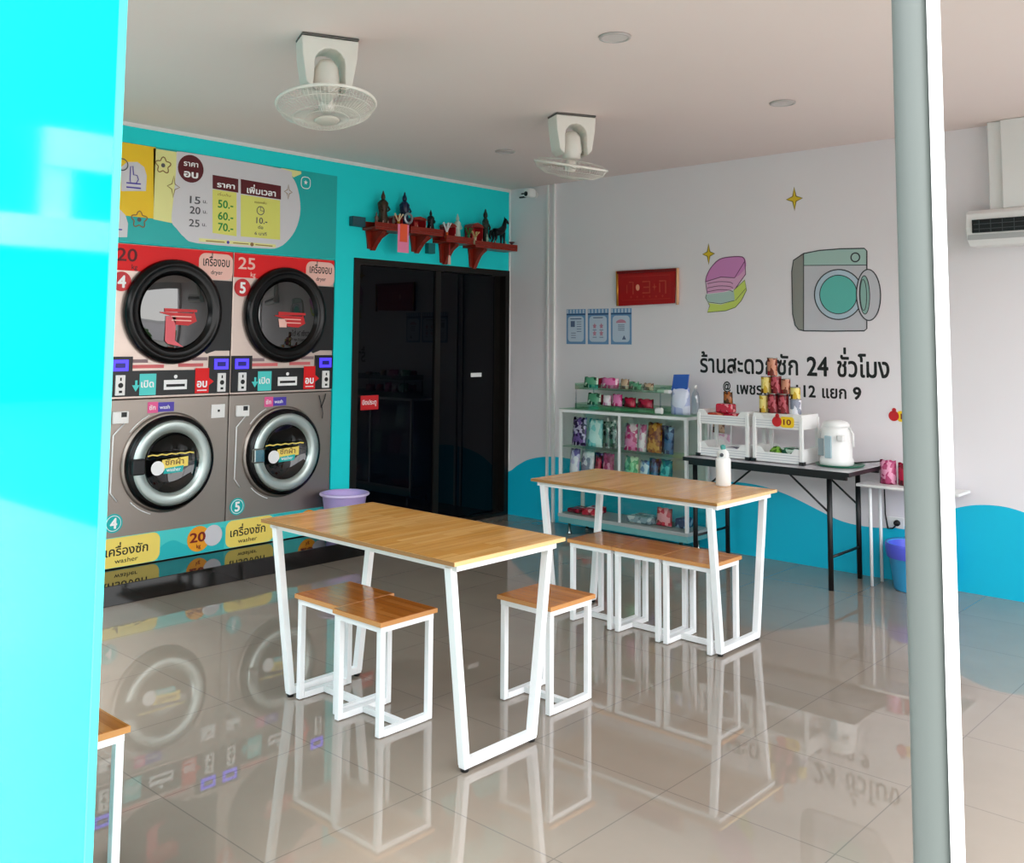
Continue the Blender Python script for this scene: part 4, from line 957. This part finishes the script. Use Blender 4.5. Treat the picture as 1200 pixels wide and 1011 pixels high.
# air conditioner and its duct cover
t = thing('air_conditioner', 'slim white split air conditioner high on the back wall at the right edge', 'air conditioner', (4.42, 0, 2.24))
w = MB(); w.prism([(0, -.11), (-.15, -.11), (-.2, -.07), (-.215, .0), (-.2, .085), (-.16, .108), (0, .108)], 'x', -.44, .44); w.build('housing', M_plastic, t, bevel=.006)
MB().box(-.40, -.222, -.035, .40, -.20, .045).build('air_slot', M_dark, t)
w = MB()
for k in range(2): w.box(-.39, -.226, -.015+.03*k, .39, -.223, -.011+.03*k)
for k in range(12): w.box(-.36+.065*k, -.225, -.033, -.357+.065*k, -.2225, .043)
w.build('louvre', mat('dark_grey_plastic', '#4a4c50', .4), t)
MB().box(-.43, -.21, -.075, .43, -.18, -.045).build('flap', mat('grey_plastic2', '#b4b4b4', .4), t)
t = thing('duct_cover', 'white boxed pipe cover running from the ceiling down to the air conditioner', 'duct', (4.30, 0, 2.352))
MB().box(-.21, -.10, 0, -.13, 0, .546, bev=.004).build('narrow_cover', M_plastic, t)
MB().box(-.129, -.13, 0, .24, 0, .546, bev=.006).build('wide_cover', M_plastic, t)

# ================================================================== CEILING
for i, (x, y, r, lab) in enumerate(((3.36, -2.98, .062, 'nearest round recessed ceiling downlight'), (3.37, -1.38, .062, 'round recessed ceiling downlight above the painted washing machine'), (1.196, -1.362, .062, 'round recessed ceiling downlight nearest the corner camera'))):
    t = thing('ceiling_downlight', lab, 'ceiling light', (x, y, H), 0, 'recessed ceiling downlights')
    MB().lathe([(r, -.001), (r+.012, -.001), (r+.010, -.008), (r, -.010)], n=28).lathe([(r, -.010), (r-.004, -.002)], n=28).build('trim_ring', mat('downlight_trim', '#b8b0ae', .4), t)
    MB().lathe([(0, -.005), (r-.002, -.005)], n=28).build('diffuser', mat('frosted_diffuser', '#d4cccb', .5), t)
def fan(x, y, rz, tilt, roll, label):
    t = thing('ceiling_fan', label, 'fan', (x, y, H), rz, 'white orbit fans on the ceiling')
    # bracket: plate, two tapering cheeks with an arch between  (local x = width, y = depth)
    MB().box(-.13, -.075, -.012, .13, .075, -.001, bev=.004).build('mount_plate', mat('fan_plate_grey', '#5a5854', .5), t)  # dark grey plate between ceiling and bracket
    w = MB(); arch = [(-.13, -.013), (.13, -.013), (.125, -.10), (.105, -.22), (.075, -.25), (.07, -.19)] + [(.07*math.cos(q), -.13+.07*math.sin(q)) for q in [PI*k/8 for k in range(9)]] + [(-.07, -.19), (-.075, -.25), (-.105, -.22), (-.125, -.10)]
    w.prism(arch, 'y', -.07, .07); w.build('bracket', M_fan, t, bevel=.006)
    MB().lathe([(0, -.10), (.03, -.10), (.052, -.13), (.06, -.19), (.062, -.225), (.055, -.235), (.055, -.262), (.035, -.27), (0, -.27)], n=24).build('motor', M_fan, t)
    MB().tube([(-.085, 0, -.225), (-.062, 0, -.225)], .014, 8).tube([(.062, 0, -.225), (.085, 0, -.225)], .014, 8).build('pivot', mat('fan_pivot', '#9a958c', .5), t)
    va = math.radians(46)-rz
    Rm = Matrix.Translation((0, 0, -.27)) @ Matrix.Rotation(va, 4, 'Z') @ Matrix.Rotation(tilt, 4, 'X') @ Matrix.Rotation(roll, 4, 'Y') @ Matrix.Rotation(-va, 4, 'Z')
    def put(mb, name, m, **k):
        bmesh.ops.transform(mb.b, matrix=Rm, verts=mb.b.verts); return mb.build(name, m, t, **k)
    R = .222
    w = MB().tube([(R*math.cos(2*PI*k/48), R*math.sin(2*PI*k/48), -.035) for k in range(48)], .0075, 8, True)
    gd = put(w, 'guard_ring', M_fan)
    w = MB(); n = 72
    for k in range(n):
        q = 2*PI*k/n; c, s_ = math.cos(q), math.sin(q)
        w.tube([(R*c, R*s_, -.038), (.205*c, .205*s_, -.07), (.15*c, .15*s_, -.100), (.055*c, .055*s_, -.112)], .0013, 3)
        if k % 2 == 0: w.tube([(R*c, R*s_, -.032), (.19*c, .19*s_, -.012), (.05*c, .05*s_, .0)], .0013, 3)
    for rr, zz in ((.15, -.100), (.205, -.07), (.1, -.106), (.13, -.004)): w.tube([(rr*math.cos(2*PI*k/36), rr*math.sin(2*PI*k/36), zz) for k in range(36)], .0016, 4, True)
    put(w, 'guard_wires', M_fan)
    put(MB().lathe([(0, -.118), (.05, -.118), (.058, -.112), (.05, -.106), (0, -.106)], n=28), 'guard_badge', mat('fan_badge', '#cfcac0', .4))
    put(MB().lathe([(0, .0), (.03, .0), (.034, -.03), (.034, -.06), (.02, -.075), (0, -.078)], n=20), 'hub', M_fan)
    for b_ in range(3):
        w = MB(); q0 = 2*PI*b_/3; P = []
        for j in range(6):
            rr = .032+.155*j/5; wd = .35+.55*math.sin(PI*(.2+.7*j/5))
            P.append([(rr*math.cos(q0+wd*s_), rr*math.sin(q0+wd*s_), -.04-.02*s_) for s_ in (-.6, 0, .6)])
        for dz in (0, -.002):
            for j in range(5):
                for m_ in range(2): w.quad([tuple(Vector(v)+Vector((0, 0, dz))) for v in (P[j][m_], P[j+1][m_], P[j+1][m_+1], P[j][m_+1])])
        put(w, 'blade', mat('fan_blade', '#dcd8d0', .35))
    return t
fan(2.345, -3.81, math.radians(66), math.radians(-9), math.radians(-4), 'nearer white orbit fan on the ceiling, its wire guard tipped towards the front')
fan(2.245, -1.90, math.radians(62), math.radians(11), math.radians(7.5), 'farther white orbit fan on the ceiling, its guard seen edge-on near the corner')

# ================================================================== ALTAR SHELVES
def shelf(y0, y1, z, dp, brs, label):
    t = thing('altar_shelf', label, 'shelf', (0, 0, 0), 0, 'red lacquered altar shelves above the dark door')
    MB().box(0.001, y0, z-.022, dp, y1, z, bev=.003).build('board', M_redwood, t)
    s = MB().box(0.001, y0, z+.0005, .01, y1, z+.05).box(dp-.008, y0, z+.0005, dp, y1, z+.035).build('gallery_rail', M_redwood, t)
    for yb, dpb, hb in brs:
        w = MB(); prof = cat([(.002, z-.023), (dpb, z-.023), (dpb*.95, z-.05), (dpb*.7, z-.075), (dpb*.55, z-.10), (dpb*.35, z-hb*.75), (dpb*.15, z-hb), (.002, z-hb)], 3)
        w.prism(prof, 'y', yb-.02, yb+.02); w.build('bracket', M_redwood, t)
        # winged face board against the wall
        w = MB(); w.prism([(yb-.07, z-.023), (yb+.16, z-.023), (yb+.09, z-.07), (yb+.05, z-.12), (yb+.02, z-hb), (yb-.05, z-hb+.01), (yb-.06, z-.08)], 'x', .002, .02); w.build('bracket_wing', M_redwood, t)
shelf(-1.70, -1.36, 2.40, .16, ((-1.60, .14, .17),), 'altar shelf nearest the dryers, holding a tall dark statue')
shelf(-1.34, -.98, 2.40, .16, ((-1.14, .14, .16),), 'second altar shelf from the dryers, with the pink card hanging in front')
shelf(-.955, -.64, 2.36, .17, ((-.82, .15, .19),), 'third altar shelf from the dryers, with white flowers and a hanging tassel')
shelf(-.60, -.07, 2.345, .16, ((-.47, .14, .19),), 'altar shelf nearest the corner, with the dark horse statues')
def boxy(y0, y1, z0, z1, x0, x1, m, name, label, cat_, bev=.004):
    o = MB().box(0, 0, 0, x1-x0, y1-y0, z1-z0, bev=bev).build(name, m, None, (x0, y0, z0)); return tag(o, label, cat_)
boxy(-1.83, -1.705, 2.40, 2.475, .002, .05, mat('slate_box', '#22505a', .5), 'slate_box', 'flat slate blue box fixed at the left end of the altar shelves', 'box')
boxy(-1.04, -.965, 2.245, 2.33, .002, .05, mat('teal_grey_box', '#0e6a6c', .5), 'teal_grey_box', 'dark teal box under the gap between second and third altar shelves', 'box')
def figure(y, z, h, x=.085, m=None, label='', cat_='statue', name='standing_statue', wd=1.0, grp=None):
    t = thing(name, label, cat_, (x, y, z), 0, grp); m = m or M_bronzef; k = h; q = wd
    MB().lathe([(0, 0), (.15*k*q, 0), (.15*k*q, .05*k), (.12*k*q, .07*k), (0, .07*k)], n=14).build('pedestal', M_redwood, t)
    MB().lathe([(0, .071*k), (.11*k*q, .071*k), (.12*k*q, .2*k), (.09*k*q, .4*k), (.11*k*q, .55*k), (.12*k*q, .66*k), (.06*k*q, .74*k), (0, .75*k)], n=14).build('robe', m, t)
    MB().lathe([(0, .74*k), (.04*k, .745*k), (.062*k, .8*k), (.055*k, .86*k), (.035*k, .9*k), (.02*k, .96*k), (0, k)], n=12).build('crowned_head', M_gold if m is M_gold else m, t)
    MB().tube([(0, -.11*k*q, .63*k), (.06*k, -.15*k*q, .5*k), (.1*k, -.06*k*q, .45*k)], .028*k, 6).tube([(0, .11*k*q, .63*k), (.06*k, .15*k*q, .5*k), (.1*k, .06*k*q, .45*k)], .028*k, 6).build('arms', m, t)
    return t
figure(-1.565, 2.401, .30, m=mat('aged_bronze', '#3c2c1c', .4, .3), label='tall brown pointed statue on the altar shelf nearest the dryers', wd=1.2)
figure(-1.325, 2.401, .32, x=.065, m=mat('dark_blue_statue', '#141c3c', .35), label='tall dark blue statue at the left end of the second altar shelf', wd=1.1)
figure(-1.65, 2.401, .12, x=.11, m=mat('grey_statue', '#6c5c54', .5), label='tiny grey figure at the left end of the altar shelf nearest the dryers')
figure(-1.485, 2.401, .11, x=.12, m=mat('grey_statue', '#6c5c54', .5), label='tiny grey figure right of the tall pointed statue')
figure(-1.06, 2.401, .2, x=.09, label='black statue at the right end of the second altar shelf', wd=1.3)
figure(-.742, 2.361, .24, x=.08, m=mat('jade_statue', '#bcd0c4', .4), label='pale statue with a dark crown above green leaves on the third altar shelf')
def altar(y, z, w_, h, label):
    t = thing('altar_box', label, 'altar', (.02, y, z), 0, 'small red altar boxes')
    MB().box(0, -w_/2, 0, .006, w_/2, h).box(.006, -w_/2, 0, .09, -w_/2+.008, h*.9).box(.006, w_/2-.008, 0, .09, w_/2, h*.9).box(.006, -w_/2+.008, 0, .09, w_/2-.008, .008).build('case', mat('bright_red_lacquer', '#a81420', .3), t)
    w = MB(); w.prism([(-w_/2-.01, h*.9+.001), (w_/2+.01, h*.9+.001), (w_/2-.01, h*1.05), (0, h*1.15), (-w_/2+.01, h*1.05)], 'x', .0, .095); w.build('roof', M_redwood, t)
    w = MB().box(.007, -w_/2+.02, .02, .009, w_/2-.02, h*.8); w.build('gilt_panel', mat('gilt_pink', '#c86450', .4), t)
    return t
altar(-1.43, 2.401, .10, .10, 'small red altar box between the two tall statues')
altar(-1.195, 2.401, .13, .11, 'small red altar box in the middle of the second altar shelf')
altar(-.84, 2.361, .10, .13, 'small red altar box on the third altar shelf behind the white flowers')
altar(-.53, 2.346, .13, .17, 'larger red and white altar box on the shelf nearest the corner')
# silver disc, cards, flowers, tassel
t = thing('silver_disc', 'round silver disc ornament in front of the dark blue statue', 'ornament', (.132, -1.34, 2.401))
MB().lathe([(.03, -.006), (.045, -.006), (.048, 0), (.045, .006), (.03, .006)], (0, 0, .095), 24, 'x').build('disc_ring', mat('silver', '#a8b0b4', .3, .8), t)
MB().box(-.01, -.02, 0, .01, .02, .012).tube([(0, 0, .012), (0, 0, .05)], .006, 6).build('disc_stand', M_redwood, t)
w = MB().box(0, 0, 0, .003, .115, .2225).box(-.02, .0, .2195, .0, .115, .2225); o = w.build('pink_card', mat('pink_card', '#f088b0', .5), None, (.1605, -1.475, 2.216)); tag(o, 'bright pink card hanging from the front of the second altar shelf', 'card')
w = MB().box(0, 0, 0, .003, .075, .1425).box(-.02, .0, .1395, .0, .075, .1425); o = w.build('orange_card', mat('orange_card', '#ee5a34', .5), None, (.1640, -1.455, 2.30)); tag(o, 'orange slip hanging over the pink card on the altar shelf', 'card')
def vase(x, y, z, mf, label, mv, h=.1):
    t = thing('flower_vase', label, 'vase', (x, y, z), 0, 'flower vases on the altar shelves')
    MB().lathe([(0, 0), (.013, 0), (.018, .02), (.010, .045), (.014, .06), (.011, .06), (.007, .045), (0, .04)], n=14).build('vase_body', mv, t)
    w = MB()
    for k in range(5):
        q = 2*PI*k/5; w.tube([(0, 0, .05), (.015*math.cos(q), .022*math.sin(q), .05+h*.6), (.02*math.cos(q), .045*math.sin(q), .05+h)], [.003, .003, .007], 6)
    w.build('flowers', mf, t)
vase(.133, -1.445, 2.402, mat('cream_petals', '#f4dcb4', .5), 'vase of cream flowers above the pink card', M_gold, .07)
vase(.133, -.917, 2.362, M_wink, 'vase of white flowers at the left end of the third altar shelf', mat('orange_vase', '#e0602c', .4), .09)
vase(.138, -.665, 2.362, mat('leaf_green', '#1c6c2c', .5), 'green leafy vase at the right end of the third altar shelf', mat('green_glaze', '#2c7c4c', .3), .07)
vase(.132, -.58, 2.347, mat('straw', '#c8b478', .5), 'vase of straw flowers at the left end of the shelf nearest the corner', mat('cream_glaze', '#d8c8a0', .3), .06)
t = thing('hanging_tassel', 'white tassel hanging below the third altar shelf', 'tassel', (.155, -.905, 2.155))
MB().tube([(0, 0, .18), (0, 0, .075)], .0035, 6).build('cord', M_redt, t); MB().lathe([(0, 0), (.013, 0), (.011, .05), (.006, .075), (0, .078)], n=10).build('fringe', M_pink, t)
# horse statues near the corner
def horse(y, z, k, x, label):
    t = thing('horse_statue', label, 'statue', (x, y, z), 0, 'dark horse statues on the altar shelf')
    MB().box(-.26*k, -.42*k, 0, .26*k, .42*k, .05*k, bev=.002).build('statue_base', M_redwood, t)
    w = MB()
    w.tube([(0, -.28*k, .62*k), (0, -.1*k, .6*k), (0, .15*k, .66*k), (0, .28*k, .82*k), (0, .34*k, 1.02*k), (0, .36*k, 1.12*k)], [.12*k, .15*k, .15*k, .11*k, .07*k, .06*k], 10)
    w.tube([(0, .34*k, 1.12*k), (0, .46*k, 1.06*k), (0, .54*k, .98*k)], [.065*k, .055*k, .035*k], 8)
    w.tube([(0, .33*k, 1.15*k), (0, .31*k, 1.24*k)], [.025*k, .008*k], 5)
    for sx in (-1, 1):
        w.tube([(sx*.07*k, -.26*k, .6*k), (sx*.08*k, -.22*k, .35*k), (sx*.08*k, -.3*k, .2*k), (sx*.08*k, -.26*k, .051*k)], [.08*k, .045*k, .03*k, .032*k], 8)
        w.tube([(sx*.07*k, .2*k, .6*k), (sx*.08*k, .22*k, .33*k), (sx*.08*k, .2*k, .051*k)], [.07*k, .04*k, .032*k], 8)
    w.build('horse_body', M_bronzef, t)
    MB().tube([(0, -.34*k, .66*k), (0, -.46*k, .6*k), (0, -.48*k, .4*k), (0, -.44*k, .28*k)], [.03*k, .05*k, .05*k, .01*k], 8).build('tail', M_black, t)
    return t
horse(-.232, 2.3465, .232, .081, 'black horse statue on the altar shelf nearest the corner')
figure(-.402, 2.3465, .335, x=.08, m=mat('dark_green_statue', '#15241c', .4), label='tall blackish green statue left of the black horse', wd=.75)
figure(-.44, 2.3465, .11, x=.138, m=mat('celadon', '#9cc4ac', .4), label='small pale green figure in front of the tall blackish green statue', wd=.7)
def cup(x, y, z, m, lab):
    t = thing('offering_cup', lab, 'cup', (x, y, z), 0, 'small offering cups on the altar shelves')
    MB().lathe([(0, 0), (.012, 0), (.016, .03), (.013, .03), (.010, .006), (0, .006)], n=12).build('cup_bowl', m, t)
    MB().tube([(0, 0, .004), (0, .002, .055)], .003, 5).build('candle', M_pink, t)
Mc1, Mc2 = mat('red_cup', '#b01c1c', .3), mat('gold_cup', '#d8a048', .3, .5)
cup(.13, -1.60, 2.401, Mc1, 'red cup in front of the tall brown statue'); cup(.13, -1.55, 2.401, Mc2, 'golden cup in front of the tall brown statue')
cup(.13, -1.24, 2.401, Mc2, 'golden cup on the second altar shelf'); cup(.13, -1.15, 2.401, Mc1, 'red cup on the second altar shelf'); cup(.13, -1.10, 2.401, mat('white_cup', '#e8e4e0', .3), 'white cup on the second altar shelf')
cup(.142, -.83, 2.361, Mc1, 'red cup in front of the altar box on the third shelf'); cup(.138, -.50, 2.346, mat('white_cup', '#e8e4e0', .3), 'white cup in front of the larger altar box'); cup(.138, -.34, 2.346, Mc2, 'golden cup beside the black horse statue')
# incense cup at the end
t = thing('offering_cup', 'small cream and dark red offering stand sticking out by the corner', 'offering cup', (.119, -.102, 2.346))
MB().lathe([(0, 0), (.03, 0), (.01, .012), (.008, .04), (.03, .062), (.026, .062), (0, .045)], n=16).build('cup', mat('dark_maroon_glaze', '#501018', .4), t)
tag(MB().lathe([(0, 0), (.022, 0), (.02, .03), (.008, .05), (0, .052)], n=14).build('small_jar', mat('cream_glaze', '#d8c8a0'), None, (.12, -.19+.0, 2.346), smooth=True) if False else figure(-.085, 2.346, .08, x=.03, m=mat('cream_statue', '#e0d0b0', .4), label='tiny cream figure beside the offering cup at the corner'), 'tiny cream figure beside the offering cup at the corner', 'statue')

# ================================================================== OUTSIDE
struct(MB().box(-30, -40, -.30, 40, YF-.1, -.12).box(XR+.1, YF-.1, -.30, 40, 30, -.12).build('ground', M_conc))
struct(MB().box(-30, -22, -.12, 40, -8.5, -.115).build('added_road', mat('asphalt', '#2e2f31', .8, var=.15, vscale=6)))  # unseen dark surface, added to dim the ground mirrored in the turquoise leaf
def shrub(x, y, r, label):
    t = thing('street_shrub', label, 'shrub', (x, y, -.12), 0, 'shrubs outside the open side of the shop')
    MB().lathe([(0, 0), (.22, 0), (.28, .4), (.24, .4), (0, .36)], n=16).build('pot', mat('clay_pot', '#a4583c', .7), t)
    w = MB(); rnd = random.Random(int(x*100+y*10))
    for k in range(420):
        a = rnd.uniform(0, 2*PI); b_ = math.acos(rnd.uniform(-1, 1)); q = r*rnd.uniform(.5, 1)
        c = Vector((q*math.sin(b_)*math.cos(a), q*math.sin(b_)*math.sin(a), .45+r+q*math.cos(b_)))
        u = Vector((rnd.uniform(-1, 1), rnd.uniform(-1, 1), rnd.uniform(-1, 1))).normalized(); v = u.orthogonal()
        w.quad([c-u*.12, c+v*.03, c+u*.12, c-v*.03])
    w.build('leaves', mat('shrub_leaf', '#3c6a24', .5, var=.4, vscale=5), t)
for x, y, r in ((7.0, .5, .42), (7.6, 1.3, .5), (8.3, 2.3, .5), (7.3, -1.0, .4)): shrub(x, y, r, 'leafy potted shrub outside the open side of the shop')
t = thing('street_wall', 'white boundary wall with coping across the side street', 'wall', (13, 0, -.12))
MB().box(0, -14, 0, .2, 16, 1.5).build('wall_panel', M_white, t); MB().box(-.05, -14, 1.5, .25, 16, 1.6).build('coping', M_plastic, t)
t = thing('added_dark_building', 'added dark building with white bands, seen only mirrored in the turquoise leaf', 'building', (-20, -22, -.12))  # unseen dark mass, added so the turquoise leaf mirrors less bright sky
MB().box(-8, -18, 0, 0, 15, 17).build('wall_panel', mat('dark_facade', '#16282c', .7), t)
MB().box(.01, -18, 3.95, .5, 15, 4.75).build('canopy', M_white, t)
MB().box(.01, -3.5, 6.1, .4, 7.3, 7.1).build('sign_box', M_white, t); MB().box(.01, 6.6, 4.76, .3, 7.3, 6.09).build('pilaster', M_white, t)
t = thing('street_building', 'dark low building across the street in front', 'building', (0, -24, -.12))
MB().box(-18, -6, 0, 30, 0, 6).build('wall_panel', mat('dark_facade', '#16282c', .7), t)

# ================================================================== LIGHT
wd = bpy.data.worlds.new('world'); sc.world = wd; wd.use_nodes = True
nt = wd.node_tree; bg = nt.nodes['Background']
tc = nt.nodes.new('ShaderNodeTexCoord'); sp = nt.nodes.new('ShaderNodeSeparateXYZ'); cr = nt.nodes.new('ShaderNodeValToRGB')
nt.links.new(tc.outputs['Generated'], sp.inputs['Vector']); nt.links.new(sp.outputs['Z'], cr.inputs['Fac'])
cr.color_ramp.elements[0].position = 0; cr.color_ramp.elements[0].color = (1, .985, .96, 1)
cr.color_ramp.elements[1].position = .8; cr.color_ramp.elements[1].color = (.80, .90, 1, 1)
nt.links.new(cr.outputs['Color'], bg.inputs['Color']); bg.inputs['Strength'].default_value = 2.2
sl = bpy.data.lights.new('sun', 'SUN'); so = bpy.data.objects.new('sun', sl); C.objects.link(so)
sl.energy = 2.0; sl.angle = math.radians(20); sl.color = (1, .96, .9)
so.rotation_euler = Vector((-.25, .42, -.87)).to_track_quat('-Z', 'Y').to_euler()

vs = sc.view_settings; vs.view_transform = 'Standard'; vs.look = 'None'; vs.gamma = 1; vs.use_curve_mapping = False
vs.exposure = 1.15
sc.cycles.max_bounces = 10; sc.cycles.diffuse_bounces = 9; sc.cycles.transparent_max_bounces = 16
sc.cycles.use_denoising = True; sc.cycles.sample_clamp_indirect = 8
